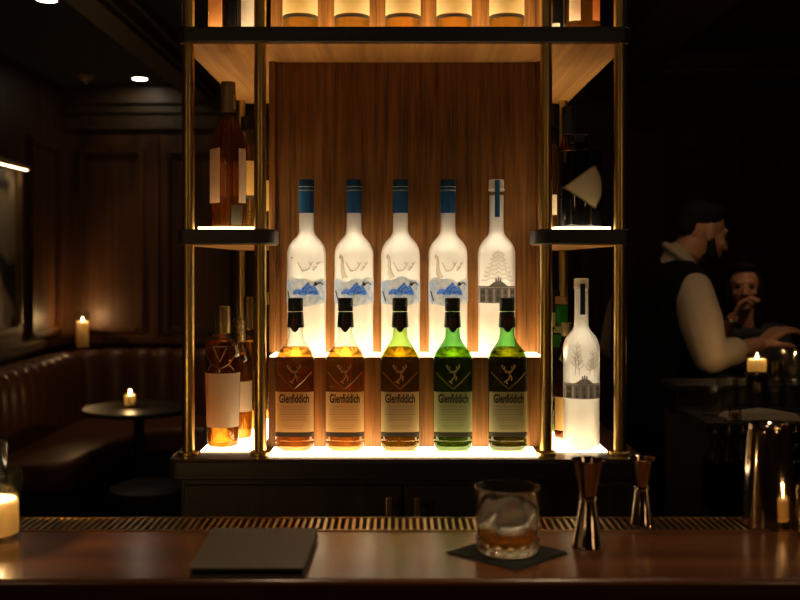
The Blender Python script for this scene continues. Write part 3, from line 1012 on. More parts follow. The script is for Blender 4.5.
# middle left shelf
SZ = MZ1 + .006
def side_tag(t, sf, s, Z):
    m_ = MB()
    sf.band(m_, R(-108), R(-64), Z(228), Z(208), 10, off=.0012)
    m_.build('base_sticker', M['band_dark'], t)
    n_ = MB()
    Surf(lambda z: 7.25 * s, None, .0006).rect(n_, 2 * s, 6.4 * s, Z(112), Z(98), 4)
    n_.build('neck_sticker', M['paper_white'], t)
simple_bottle('cognac_bottle', 'large squarish amber bottle with bronze capsule and white label on the left side shelf', at(228.2, 2.135, SZ), 2.135 / 1000, 230.5,
    [(0, 230.5, 1), (13, 230.5, 1), (14.3, 229.5, 1), (14.6, 222, 1), (14.8, 175, 1), (14.6, 150, 1), (13.6, 139, .9), (11, 129, .5), (8, 121, .1), (7.0, 116, 0), (6.8, 108, 0)],
    M['thin_clear'], M['whisky_deep'], 119, [(6.8, 115.5), (7.2, 115), (7.2, 86), (6.7, 84.8), (0, 84.6)], M['cap_bronze'], sec=lambda a: sec_sq(a, 6), rz=R(38), seg=56,
    labels=[('label', M['paper_white'], -222, -146, 152, 206), ('side_label', M['paper_white'], -76, -50, 152, 206)], extra=side_tag)
simple_bottle('whisky_bottle', 'amber bottle with yellow label and black cap behind the squarish bottle', at(247, 2.33, SZ), 2.33 / 1000, 232,
    [(0, 232), (12, 232), (13.4, 231), (13.6, 210), (13.6, 150), (12.6, 144), (9, 138), (6, 133), (5.6, 128)],
    M['thin_clear'], M['whisky_gold'], 146, [(5.6, 132), (6.2, 131.5), (6.2, 119), (5.6, 118), (0, 118)], M['black'],
    labels=[('label', M['paper_yellow'], -165, -15, 163, 197), ('label_band', M['band_dark'], -165, -15, 197.5, 200.5)])
simple_bottle('whisky_bottle', 'amber bottle glimpsed between inner left pole and walnut back panel', at(266.5, 2.50, SZ), 2.50 / 1000, 234,
    [(0, 234), (9.5, 234), (10.6, 233), (10.8, 220), (10.8, 168), (9.6, 160), (5.6, 152), (4.6, 146)],
    M['thin_clear'], M['whisky'], 166, [(4.6, 150), (5.1, 149.5), (5.1, 136), (0, 135.5)], M['black'],
    labels=[('label', M['paper_yellow'], -165, -15, 182, 212)])
# middle right shelf
def fan(t, sf, s, Z):
    cx = 579.5
    pts = [(560.0, 191), (574.5, 180.2), (588.5, 170), (591, 169.2), (593.5, 170.3)]
    arcp = []
    for i in range(9):
        a = R(52 - 104 * i / 8)
        arcp.append((581.2 + 19.4 * math.cos(a), 190.6 - 23.5 * math.sin(a)))
    poly = pts + arcp + [(593.5, 210.8), (591, 212), (588.5, 211.2), (574.5, 201.6)]
    dense = []
    for i in range(len(poly)):
        (xa, ya), (xb, yb_) = poly[i], poly[(i + 1) % len(poly)]
        m_ = max(1, int(math.hypot(xb - xa, yb_ - ya) / 1.2))
        dense += [(xa + (xb - xa) * q / m_, ya + (yb_ - ya) * q / m_) for q in range(m_)]
    poly = dense
    def blob(k, off):
        px0, py0 = 585, 190.8
        vs = [sf.at((px0 - cx) * s, Z(py0), off)]
        N = len(poly)
        NR = 7
        for q in range(1, NR + 1):
            rr = q / NR
            for x_, y_ in poly:
                vs.append(sf.at((px0 + (x_ - px0) * k * rr - cx) * s, Z(py0 + (y_ - py0) * k * rr), off))
        fs = []
        for i in range(N):
            j = (i + 1) % N
            fs.append((0, 1 + i, 1 + j))
            for q in range(NR - 1):
                fs.append((1 + q * N + i, 1 + q * N + N + i, 1 + q * N + N + j, 1 + q * N + j))
        return MB().add(vs, fs)
    e = blob(1.0, .0007).build('label_rim', M['fan_edge'], t)
    blob(.90, .0014).build('label', M['fan_label'], t)
simple_bottle('gin_bottle', 'black glass bottle with fan shaped cream label on the right side shelf', at(579.5, 2.14, SZ), 2.14 / 1000, 230.5,
    [(0, 230.5), (20, 230.5), (21.8, 229), (22.4, 224), (22.4, 158), (21.4, 154.8), (18, 153.2), (10, 152.6), (8.2, 151), (7.8, 147), (7.8, 143)],
    M['black_glass'], None, None, [(7.8, 146), (9, 145.6), (9.2, 138.5), (8.4, 137.4), (0, 137.2)], M['black'], extra=fan)
simple_bottle('vermouth_bottle', 'dark amber bottle with tall black cap behind the black glass bottle', at(568.5, 2.34, SZ), 2.34 / 1000, 232,
    [(0, 232), (12, 232), (13.4, 231), (13.6, 210), (13.6, 165), (12.6, 158), (8.6, 147), (6.6, 140), (6.2, 134)],
    M['thin_brown'], M['whisky_deep'], 150, [(6.2, 136), (6.9, 135.5), (6.9, 118), (7.1, 117), (7.1, 116), (6.9, 115.5), (6.9, 108.5), (6.2, 107.8), (0, 107.6)], M['black'])
simple_bottle('liqueur_bottle', 'pale amber bottle with white label right behind the inner right pole', at(550.5, 2.34, SZ), 2.34 / 1000, 232,
    [(0, 232), (8, 232), (9, 231), (9, 210), (9, 150), (7.6, 140), (5.4, 132), (5, 128)],
    M['thin_clear'], M['whisky'], 146, [(5, 128), (5.4, 127.5), (5.4, 105), (0, 104.5)], M['black'],
    labels=[('label', M['paper_white'], -165, -15, 196, 216)])
# lower right bay, behind the frosted bottle
simple_bottle('liqueur_bottle', 'green bottle with cork coloured cap behind the frosted bottle in the lower right bay', at(561.5, 2.33, BZ + .002), 2.33 / 1000, 431,
    [(0, 431), (11, 431), (12.4, 430), (12.6, 410), (12.6, 345), (11.6, 338), (8.5, 331), (6.3, 325), (6, 318), (6, 302)],
    M['thin_green'], M['whisky_green'], 333, [(6, 304), (6.4, 303.5), (6.4, 296.5), (0, 296)], M['cork'],
    labels=[('neck_strip', M['lit_green'], -165, -15, 305, 322), ('label', M['paper_white'], -165, -15, 326, 332), ('lit_glass_band', M['lit_green'], -165, -15, 334, 346)])  # green neck and lower bands imitate backlit glass, only the white one is paper
simple_bottle('bourbon_bottle', 'round shouldered dark amber bottle close beside the frosted bottle in the lower right bay', at(566.5, 2.24, BZ + .002), 2.24 / 1000, 437,
    [(0, 437), (10.5, 437), (12, 436), (12.6, 430), (12.8, 372), (12.2, 362), (10.2, 353), (7.2, 346), (5.2, 340), (4.9, 334)],
    M['thin_brown'], M['whisky_deep'], 349, [(4.9, 335), (5.4, 334.5), (5.4, 322.5), (5, 321.8), (0, 321.6)], M['cap_bronze'],
    labels=[('label', M['paper_yellow'], -160, -110, 395, 428)])
simple_bottle('whisky_bottle', 'black capped green bottle deepest in the lower right bay', at(554.5, 2.46, BZ + .002), 2.46 / 1000, 422,
    [(0, 422), (9, 422), (10.4, 421), (10.6, 400), (10.6, 335), (9.4, 328), (6.2, 320), (5.2, 314), (5, 306)],
    M['thin_lime'], M['whisky_green'], 331, [(5, 310), (5.6, 309.5), (5.6, 298), (5.9, 297.4), (5.9, 296), (5.6, 295.6), (5.6, 290), (0, 289.6)], M['black'],
    labels=[('label', M['paper_white'], -165, -15, 312, 326)])
# top shelf
TS = TZ1 + .004
LEV = -120
for px, lab, lq in ((300.5, 'leftmost of five alike', 'whisky_pale'), (352, 'second of five alike from the left', 'whisky_pale'), (403, 'middle one of five alike', 'whisky_pale'), (454, 'fourth of five alike from the left', 'whisky_pale'), (506.5, 'rightmost of five alike', 'whisky_pale')):
    simple_bottle('whisky_bottle', 'amber bottle with wide pale label, top shelf, ' + lab, at(px, 2.13, TS), 2.13 / 1000, 26.5,
        [(0, 26.5), (14, 26.5), (16.6, 25.5), (17.4, 22), (17.2, 15), (17.4, 12), (17.4, -70), (16, -80), (11, -90), (7.4, -97), (7, -103), (7, -112)],
        M['thin_clear'], M[lq], -78, [(7, -104), (7.5, -104.5), (7.5, -128), (0, -128.5)], M['cap_dark'], group='five alike whisky bottles on the top shelf',
        labels=[('label', M['paper_white'], -172, -8, -55, 8.6), ('label_band', M['band_dark'], -172, -8, 9.4, 12.4)])
simple_bottle('whisky_bottle', 'square amber bottle with tan label at the left end of the top shelf', at(216.5, 2.13, TS), 2.13 / 1000, 26.5,
    [(0, 26.5, 1), (6.6, 26.5, 1), (7.4, 25.5, 1), (7.6, 20, 1), (7.6, -60, 1), (6, -70, .5), (4.6, -78, 0), (4.4, -90, 0)],
    M['thin_clear'], M['whisky_gold'], -60, [(4.4, -84), (4.9, -84.5), (4.9, -104), (0, -104.5)], M['cap_gold'], sec=lambda a: sec_sq(a, 8), seg=48,
    labels=[('label', M['paper_tan'], -134, -46, -40, 20.5)])
simple_bottle('wine_bottle', 'black bottle beside the square amber bottle on the top shelf', at(233, 2.15, TS), 2.15 / 1000, 26.5,
    [(0, 26.5), (7, 26.5), (8, 25.5), (8.2, 20), (8.2, -70), (6.6, -80), (4.6, -90), (4.4, -110)],
    M['black_glass'], None, None, [(4.4, -100), (4.9, -100.5), (4.9, -124), (0, -124.5)], M['black'])
simple_bottle('spirit_bottle', 'bottle with bright white label next to the inner left pole on the top shelf', at(248.3, 2.22, TS), 2.22 / 1000, 26.5,
    [(0, 26.5), (6.6, 26.5), (7.4, 25.5), (7.6, 20), (7.6, -70), (6.2, -80), (4.4, -90), (4.2, -110)],
    M['thin_brown'], M['whisky_deep'], -70, [(4.2, -100), (4.7, -100.5), (4.7, -124), (0, -124.5)], M['black'],
    labels=[('label', M['paper_white'], -150, -30, -40, 26)])
simple_bottle('spirit_bottle', 'narrow bottle with white label next to the inner right pole on the top shelf', at(556, 2.25, TS), 2.25 / 1000, 26.5,
    [(0, 26.5), (6, 26.5), (6.8, 25.5), (7, 20), (7, -70), (6, -80), (4, -90), (3.8, -110)],
    M['black_glass'], None, None, [(3.8, -100), (4.3, -100.5), (4.3, -124), (0, -124.5)], M['black'],
    labels=[('label', M['paper_white'], -158, -66, 4, 25.5)])
simple_bottle('whisky_bottle', 'wide amber bottle with white side label at the right end of the top shelf', at(582.5, 2.14, TS), 2.14 / 1000, 26.5,
    [(0, 26.5, 1), (14.5, 26.5, 1), (16.4, 25.5, 1), (16.9, 20, 1), (16.7, 17, 1), (16.9, 14, 1), (16.9, -60, 1), (14, -72, .5), (7, -84, 0), (6.8, -96, 0)],
    M['thin_clear'], M['whisky_dark'], -62, [(6.8, -88), (7.4, -88.5), (7.4, -110), (0, -110.5)], M['cap_gold'], sec=lambda a: sec_sq(a, 4), seg=48,
    labels=[('label', M['paper_white'], -140, -106, -50, 15), ('side_label', M['paper_tan'], -68, -44, -50, 15)])

# ------------------------------------------------------------------ bar counter in front
CT = 1.122
bar = thing('bar_counter', 'long dark polished mahogany bar counter with slotted brass rail across the foreground', 'bar counter', (0, 1.32, 0))
O2 = Vector((0, 1.32, 0))
def bb(mb, name, mat, parent=bar, **kw):
    mb.v = [tuple(Vector(p) - O2) for p in mb.v]
    return mb.build(name, mat, parent, **kw)
BX0, BX1 = -1.5, 1.5
bb(MB().box(BX0, BX1, 1.20, 1.4205, CT - .05, CT), 'counter_top', M['bar_wood'], bevel=.006, bseg=3)
bb(MB().box(BX0 + .01, BX1 - .01, 1.215, 1.245, 0.0, CT - .05), 'front_panel', M['bar_front'])
bb(MB().box(BX0 + .01, BX1 - .01, 1.245, 1.4935, .93, CT - .05), 'under_frame', M['bar_front'])
rail = bb(MB().box(BX0, BX1, 1.4215, 1.4945, CT - .05, CT - .016).box(BX0, BX1, 1.4215, 1.4240, CT - .016, CT + .0012).box(BX0, BX1, 1.4915, 1.4945, CT - .016, CT + .0012), 'drip_rail', M['rail_brass'])
gm = MB()
x = -.86
while x < .86:
    gm.box(x, x + .0042, 1.4241, 1.4914, CT - .0035, CT)
    x += .0104
bb(gm, 'slotted_grille', M['rail_brass'], rail, smooth=0)
bb(MB().box(BX0 + .002, BX1 - .002, 1.4242, 1.4913, CT - .0158, CT - .0150), 'tray', M['black'], rail)

# menu folder
bk = thing('menu_folder', 'closed grey brown menu folder lying flat on the bar at left', 'menu', (-.183, 1.303, CT))
def folder_cover(z0, z1):
    return MB().prism([(-.073, -.093), (.067, -.093), (.0695, .093), (-.0785, .093)], z0, z1)
folder_cover(0, .0022).build('back_cover', M['leather_book'], bk, bevel=.0008)
MB().prism([(-.070, -.089), (.063, -.089), (.065, .089), (-.075, .089)], .0022, .0092).build('pages', M['pages'], bk)
folder_cover(.0092, .0115).build('front_cover', M['leather_book'], bk, bevel=.0008)

# napkin, glass, ice
nd = 1.311
nk = MB()
nk.prism([(-.081, .003), (.004, -.079), (.079, -.002), (-.004, .080)], 0, .0011)
nk.prism([(-.078, -.001), (.003, -.076), (.078, .001), (-.002, .078)], .0011, .0024)
tag(nk.build('napkin', M['napkin'], None, (.141, nd, CT), bevel=.0004), 'folded black square napkin under the rocks glass on the bar', 'napkin')
gz = CT + .0024
rg = thing('rocks_glass', 'short cut glass tumbler with whisky and ice on the black napkin', 'glass', (.141, nd, gz))
def rocks_mesh():
    m_ = MB()
    seg, N = 96, 16
    prof_o = [(0, .0008), (.030, 0), (.036, .0006), (.0390, .003)]
    rows = [(.0395 + .0, z) for z in [i * .0014 + .0045 for i in range(13)]]
    vs, rings = [], []
    def ring(fn, z):
        r_ = []
        for i in range(seg):
            a = 2 * PI * i / seg
            q = fn(a)
            r_.append(len(vs))
            vs.append((q * math.cos(a), q * math.sin(a), z))
        rings.append(r_)
    for r_, z in prof_o[1:]:
        ring(lambda a: r_, z)
    for k, (r_, z) in enumerate(rows):
        u = k / (len(rows) - 1)
        def f(a, u=u):
            row = 2 * u
            ph = 0 if row < 1 else .5
            lob = abs(math.cos((a * N / 2 / 1.0) + ph * PI))
            return .0392 + .0038 * lob * abs(math.sin(PI * row)) 
        ring(f, z)
    for r_, z in [(.0402, .0235), (.0408, .030), (.0418, .060), (.0425, .0845), (.0421, .0858), (.0412, .0858), (.0407, .0845), (.0398, .060), (.0385, .030), (.0375, .0185), (.034, .0150), (.020, .0135)]:
        ring(lambda a: r_, z)
    fs = []
    for k in range(len(rings) - 1):
        for i in range(seg):
            j = (i + 1) % seg
            fs.append((rings[k][i], rings[k][j], rings[k + 1][j], rings[k + 1][i]))
    b0 = len(vs); vs.append((0, 0, .0006))
    b1 = len(vs); vs.append((0, 0, .0132))
    for i in range(seg):
        j = (i + 1) % seg
        fs.append((b0, rings[0][j], rings[0][i]))
        fs.append((b1, rings[-1][i], rings[-1][j]))
    return m_.add(vs, fs)
rocks_mesh().build('cut_glass_body', M['rocks_glass'], rg, smooth=50)
MB().loft([(0, .0131), (.0202, .0134), (.0343, .0149), (.0378, .0184), (.0381, .0220), (.0384, .0262), (.0372, .0253), (0, .0253)], None, 64).build('whisky_pour', M['rocks_whisky'], rg)
def ice(label, c, size, rot, seed):
    rnd = random.Random(seed)
    bm = bmesh.new()
    bmesh.ops.create_cube(bm, size=1.0)
    bmesh.ops.subdivide_edges(bm, edges=bm.edges[:], cuts=3, use_grid_fill=True)
    for v in bm.verts:
        k = max(abs(v.co.x), abs(v.co.y), abs(v.co.z))
        sph = v.co.normalized() * .62
        v.co = v.co.lerp(sph, .42) + Vector((rnd.uniform(-1, 1), rnd.uniform(-1, 1), rnd.uniform(-1, 1))) * .035
        v.co = Vector((v.co.x * size[0], v.co.y * size[1], v.co.z * size[2]))
    me = bpy.data.meshes.new('ice_cube')
    bm.to_mesh(me)
    bm.free()
    me.shade_smooth()
    me.materials.append(M['ice'])
    o = bpy.data.objects.new('ice_cube', me)
    C.objects.link(o)
    o.location = Vector((.141, nd, gz)) + Vector(c)
    o.rotation_euler = rot
    sb = o.modifiers.new('s', 'SUBSURF')
    sb.levels = sb.render_levels = 1
    tag(o, label, 'ice', 'ice in the rocks glass')
ice('large clear block of ice in the middle of the rocks glass', (.003, -.004, .0440), (.036, .034, .040), (.15, .1, .3), 1)
ice('smaller piece of ice at the left inside the rocks glass', (-.0235, .008, .045), (.018, .024, .030), (.3, .2, .8), 2)
ice('smaller piece of ice at the right inside the rocks glass', (.0265, .008, .0435), (.016, .022, .027), (-.2, .3, -.4), 3)

def jigger(px, d, yt, yw, yb, hw, label, base):
    s = d / 1000
    t = thing('jigger', label, 'jigger', ((px - 400) * s, d, base), 0, 'bronze jiggers on the bar')
    H, w = (yb - yt) * s, (yb - yw) * s
    rt, rw, rb = hw[0] * s, hw[1] * s, hw[2] * s
    MB().loft([(0, w + .006), (rw * .75, w + .008), (rt - .0012, H - .0006), (rt + .0004, H), (rt + .0009, H - .0012), (rt - .0002, H - .0026), (rw + .0006, w + .003), (rw, w)], None, 48).build('upper_cup', M['steel'], t)
    MB().loft([(rw, w + .0030), (rw + .0018, w + .0022), (rw + .0023, w), (rw + .0018, w - .0022), (rw, w - .0030)], None, 48).build('waist_ring', M['steel'], t)
    MB().loft([(rw, w), (rw + .0008, w - .003), (rb - .0008, .0040), (rb + .0003, .0026), (rb + .0006, .0010), (rb - .0004, 0), (rb - .0016, .0005), (rw * .8, w - .008), (0, w - .006)], None, 48).build('lower_cup', M['steel'], t)
jigger(588, 1.346, 459, 498, 546, (16.3, 7.3, 16.0), 'taller bronze double jigger on the wooden bar right of the rocks glass', CT)
jigger(642, 1.458, 457.5, 488, 524, (12.8, 6.2, 11.2), 'smaller bronze double jigger standing on the slotted brass rail', CT)
s = 1.457 / 1000
sk = thing('shaker_tin', 'polished steel shaker tin standing upside down on the brass rail at right', 'shaker', ((769.3 - 400) * s, 1.457, CT))
MB().loft([(25.3 * s, 0), (25.9 * s, .6 * s), (25.6 * s, 2.5 * s), (24.2 * s, 40 * s), (20.4 * s, 94 * s), (19.4 * s, 99.0 * s), (18.4 * s, 100.2 * s), (16.8 * s, 98.6 * s), (0, 98.0 * s)], None, 72).build('tin_body', M['steel'], sk)
MB().loft([(19.3 * s, 98.2 * s), (19.9 * s, 99.4 * s), (19.4 * s, 100.8 * s), (18.3 * s, 101.2 * s), (17.7 * s, 100.0 * s)], None, 72).build('rim_bead', M['steel'], sk)

def votive(label, x, d, base, r, h, wax_h, power, name='candle_holder', wax_r=None, group=None, tapered=1.0, thick=True):
    t = thing(name, label, 'candle', (x, d, base), 0, group)
    prof = [(0, .002), (r * .9 * tapered, .001), (r * tapered, .003), (r * tapered, .008), (r, h * .5), (r, h - .001), (r - .0008, h), (r - .0022, h - .001), (r - .0022, .014), (r * .8, .0095), (0, .0095)]
    MB().loft(prof, None, 48).build('glass_cup', M['thin_ware'], t)
    wr = wax_r or r - .004
    w0 = .0100
    MB().loft([(0, w0), (wr, w0), (wr, w0 + wax_h - .004), (wr - .003, w0 + wax_h), (wr * .62, w0 + wax_h - .002), (wr * .4, w0 + wax_h - .004), (0, w0 + wax_h - .0045)], None, 40).build('wax', M['wax'], t)
    zt = w0 + wax_h - .0045
    k = min(1.0, r / .03)
    wk = MB().tube([(0, 0, zt), (.0004, 0, zt + .009 * k)], .0009, 6).build('wick', M['wick'], t)
    MB().loft([(0, zt + .004 * k), (.003 * k, zt + .006 * k), (.0044 * k, zt + .010 * k), (.0032 * k, zt + .017 * k), (.0011 * k, zt + .023 * k), (0, zt + .026 * k)], None, 14).build('flame', M['flame'], t)
    ld = bpy.data.lights.new('candle_light', 'POINT')
    ld.energy = power
    ld.color = (1.0, .60, .25)
    ld.shadow_soft_size = .006
    lo = bpy.data.objects.new('candle_light', ld)
    C.objects.link(lo)
    lo.location = (x, d, base + zt + .020 * k)
    return t
votive('lit candle in a glass tumbler on the bar at the left edge', (-8 - 400) * 1.375 / 1000, 1.375, CT, .0385, .094, .046, 3.2)
votive('lit candle in a glass at the right edge of the bar', (829 - 400) * 1.372 / 1000, 1.372, CT, .0420, .075, .030, .25)
s = 1.457 / 1000
simple_bottle('bitters_bottle', 'dark black bottle behind the candle at the left edge of the bar', ((-16 - 400) * s, 1.457, CT), s, 524,
    [(0, 524), (19, 524), (21.5, 522.5), (22, 518), (22, 445), (21, 439), (17, 435.6), (9, 434), (8, 430), (8, 424)],
    M['black_glass'], None, None, [(8, 428), (9, 427.5), (9, 408), (0, 407.5)], M['black'])

# ------------------------------------------------------------------ lounge corner on the left
bq = thing('banquette', 'brown leather corner banquette with channelled back along the panelled walls', 'banquette', (-1.6, 6.3, 0))
O3 = Vector((-1.6, 6.3, 0))
BT = .935
def path_pts():
    """front line of the backrest, left run then a round corner then the back run"""
    x0, yb, rc = -2.09, 6.68, .30
    pts = [(x0, 4.9 + i * .0123) for i in range(int((yb - rc - 4.9) / .0123))]
    n_ = 38
    pts += [(x0 + rc - rc * math.cos(PI / 2 * i / n_), yb - rc + rc * math.sin(PI / 2 * i / n_)) for i in range(n_ + 1)]
    x = x0 + rc
    while x < -.55:
        x += .0123
        pts.append((x, yb))
    return pts
pts = path_pts()
vs, fs = [], []
L = 0
prof_n = 0
for i, p in enumerate(pts):
    q0, q1 = pts[max(0, i - 1)], pts[min(len(pts) - 1, i + 1)]
    tx, ty = q1[0] - q0[0], q1[1] - q0[1]
    k = math.hypot(tx, ty)
    nx, ny = ty / k, -tx / k              # towards the room
    if i:
        L += math.hypot(p[0] - pts[i - 1][0], p[1] - pts[i - 1][1])
    u = (L / .148) % 1.0
    bul = .035 * (max(0.0, math.sin(PI * u)) ** .55)
    hgt = BT - .012 + .016 * (max(0.0, math.sin(PI * u)) ** .6)
    prof = [(0.0 + bul, .42), (.004 + bul, .60), (bul * 1.0, .78), (bul - .012, hgt - .05), (bul - .034, hgt - .016), (bul - .075, hgt), (-.14, hgt - .004), (-.19, hgt - .03), (-.20, .42)]
    prof_n = len(prof)
    for o_, z_ in prof:
        vs.append((p[0] + nx * o_, p[1] + ny * o_, z_))
for i in range(len(pts) - 1):
    for j in range(prof_n - 1):
        a = i * prof_n + j
        fs.append((a, a + 1, a + prof_n + 1, a + prof_n))
fs.append(tuple(range(prof_n)))
fs.append(tuple((len(pts) - 1) * prof_n + j for j in reversed(range(prof_n))))
def qb(mb, name, mat, parent=bq, **kw):
    mb.v = [tuple(Vector(p) - O3) for p in mb.v]
    return mb.build(name, mat, parent, **kw)
qb(MB().add(vs, fs), 'channelled_backrest', M['leather'], smooth=50)
seat_poly = [(-2.14, 5.05), (-1.72, 5.05), (-1.66, 5.1), (-1.60, 5.75)] + [(-1.60 + .34 - .34 * math.cos(PI / 2 * i / 8), 5.80 + .34 * math.sin(PI / 2 * i / 8)) for i in range(9)] + [(-.60, 6.14), (-.60, 6.73), (-2.05, 6.73), (-2.14, 6.66)]
qb(MB().prism(seat_poly, .34, .50), 'seat_cushion', M['leather'], bevel=.035, bseg=4)
qb(MB().prism([(x * .97 - .05, y * .995 + .03) for x, y in seat_poly], 0, .34), 'plinth', M['banq_base'])

tb = thing('cocktail_table', 'small round dark table with a candle in front of the banquette', 'table', (-1.415, 5.42, 0))
MB().loft([(0, .705), (.285, .705), (.30, .712), (.30, .724), (.292, .730), (0, .730)], None, 64).build('table_top', M['table_top'], tb)
MB().loft([(.028, .03), (.028, .66), (.07, .70), (.07, .705)], None, 24).build('pedestal', M['black'], tb)
for k in range(4):
    a = R(20 + 90 * k)
    f = MB().tube([(0, 0, .05), (.09 * math.cos(a), .09 * math.sin(a), .042), (.165 * math.cos(a), .165 * math.sin(a), .016)], [.020, .018, .014], 10).build('foot', M['black'], tb)
    MB().tube([(.150 * math.cos(a), .150 * math.sin(a), .018), (.183 * math.cos(a), .183 * math.sin(a), .015)], [.017, .014], 10).build('brass_tip', M['brass'], f)
votive('lit tealight in a small glass on the round cocktail table', (130 - 400) * 5.43 / 1000, 5.43, .730, .034, .098, .056, 1.6)
votive('tall lit pillar candle in a glass on the banquette ledge', (82.5 - 400) * 6.79 / 1000, 6.79, BT - .002, .048, .255, .175, 3.6, wax_r=.042)
st = thing('low_stool', 'low dark leather stool with brass feet beside the cocktail table', 'stool', (-1.19, 4.75, 0))
MB().loft([(0, .36), (.17, .36), (.19, .375), (.195, .41), (.185, .445), (.15, .46), (0, .462)], None, 40).build('seat', M['banq_base'], st)
for k in range(4):
    a = R(45 + 90 * k)
    lg = MB().tube([(.13 * math.cos(a), .13 * math.sin(a), .37), (.17 * math.cos(a), .17 * math.sin(a), .05)], [.016, .011], 10).build('leg', M['black'], st)
    MB().tube([(.170 * math.cos(a), .170 * math.sin(a), .05), (.176 * math.cos(a), .176 * math.sin(a), 0)], [.0125, .010], 10).build('brass_tip', M['brass'], lg)

# picture and its lamp on the left wall
pf = thing('framed_picture', 'framed dark and cream abstract picture on the left wall', 'picture', (LEFT, 5.62, 1.60))
def pbox(y0, y1, z0, z1, x0, x1):
    return MB().box(x0, x1, y0, y1, z0, z1)
fm = MB()
fw = .055
for a in ((-.46, .46, .47, .47 + fw), (-.46, .46, -.47 - fw, -.47), (-.46, -.46 + fw, -.47, .47), (.46 - fw, .46, -.47, .47)):
    fm.box(.022, .055, a[0], a[1], a[2], a[3])
    fm.box(.055, .065, a[0] + .012, a[1] - .012, a[2] + .012, a[3] - .012)
fm.build('frame', plain('worn_gilt_frame', (.20, .12, .055), .4, .3), pf, bevel=.004)
MB().box(.023, .030, -.405, .405, -.47, .47).build('picture_print', M['picture_art'], pf)
MB().box(.0, .022, -.43, .43, -.5, .5).build('backing', M['black'], pf)
pl = thing('picture_light', 'slim brass picture lamp above the framed picture on the left wall', 'lamp', (LEFT, 5.75, 2.085))
MB().tube([(.10, -.30, .0), (.10, .31, .0)], .014, 14).build('lamp_tube', M['brass'], pl)
MB().tube([(.0, 0, .03), (.05, 0, .045), (.10, 0, .012)], .007, 10).build('arm', M['brass'], pl)
MB().loft([(0, 0), (.03, 0), (.03, .012), (0, .012)], None, 24).build('wall_plate', M['brass'], pl).rotation_euler = (0, R(90), 0)
MB().box(.094, .106, -.28, .28, -.0165, -.0142).build('lit_strip', emit('picture_lamp_glow', (1, .72, .4), 14), pl)

# ------------------------------------------------------------------ ceiling fixtures
def downlight(x, y, label, power, spot=70, glow=True, tgt=None, col=(1, .74, .45)):
    t = thing('recessed_downlight', label, 'ceiling light', (x, y, CEIL), 0, 'recessed ceiling lights')
    MB().loft([(.062, 0), (.064, -.004), (.052, -.007), (.046, -.003), (.046, 0)], None, 32).build('trim_ring', M['brass_dark'], t)
    MB().loft([(0, -.0035), (.045, -.0035), (.045, -.001), (0, -.001)], None, 32).build('lens', M['downlight'], t)
    ld = bpy.data.lights.new('downlight_beam', 'SPOT')
    ld.energy = power
    ld.color = col
    ld.spot_size = R(spot)
    ld.spot_blend = .7
    ld.shadow_soft_size = .04
    lo = bpy.data.objects.new('downlight_beam', ld)
    C.objects.link(lo)
    lo.location = (x, y, CEIL - .012)
    tg = Vector(tgt) if tgt else Vector((x, y, 0))
    lo.rotation_euler = (tg - Vector(lo.location)).to_track_quat('-Z', 'Y').to_euler()
downlight(-1.742, 6.70, 'small bright recessed ceiling light over the banquette', 11, 60, col=(1, .62, .34))
downlight(-1.66, 4.70, 'recessed ceiling light cut by the top left edge', 13, 75, tgt=(-1.75, 5.3, .5), col=(1, .62, .34))
downlight(.95, 2.75, 'recessed ceiling light above the bartender, out of view', 11, 55, tgt=(1.05, 3.6, 1.2), col=(1, .66, .36))
downlight(1.75, 3.55, 'added ceiling fill light brightening the seated woman, out of view', 30, 34, tgt=(1.63, 4.7, 1.25), col=(1, .60, .32))  # added unseen lamp, aimed to brighten the woman's face
downlight(-.35, 1.15, 'recessed ceiling light over the left of the bar, out of view', 18, 52, tgt=(-.25, 1.22, 1.1), col=(1, .68, .38))
downlight(.45, 1.25, 'recessed ceiling light over the right of the bar, out of view', 24, 52, tgt=(.45, 1.22, 1.1), col=(1, .68, .38))
M['shade_glow'] = emit('pendant_shade_glow', (1.0, .62, .30), 6)
for x, y, lab in ((-1.35, -.35, 'left'), (1.15, -.15, 'right')):
    pd = thing('pendant_lamp', 'tall tubular glowing pendant lamp behind the viewer, on the %s, out of view' % lab, 'lamp', (x, y, 1.70))
    MB().loft([(0, 0), (.055, .001), (.06, .01), (.06, .42), (.05, .43), (0, .43)], None, 28).build('lamp_shade', M['shade_glow'], pd)
    MB().loft([(0, .4302), (.05, .4302), (.03, .47), (.006, .48), (.006, CEIL - 1.7 - .002), (0, CEIL - 1.7 - .002)], None, 20).build('rod', M['brass_dark'], pd)
cd = thing('ceiling_dome', 'small dim bronze dome on the ceiling left of the downlight', 'ceiling fixture', (-2.06, 6.55, CEIL))
MB().loft([(.055, 0), (.058, -.008), (.045, -.03), (.022, -.045), (0, -.05)], None, 32).build('dome', M['lamp_dim'], cd)
MB().loft([(.0, -.05), (.006, -.052), (.006, -.075), (0, -.078)], None, 12).build('finial', M['brass_dark'], cd)

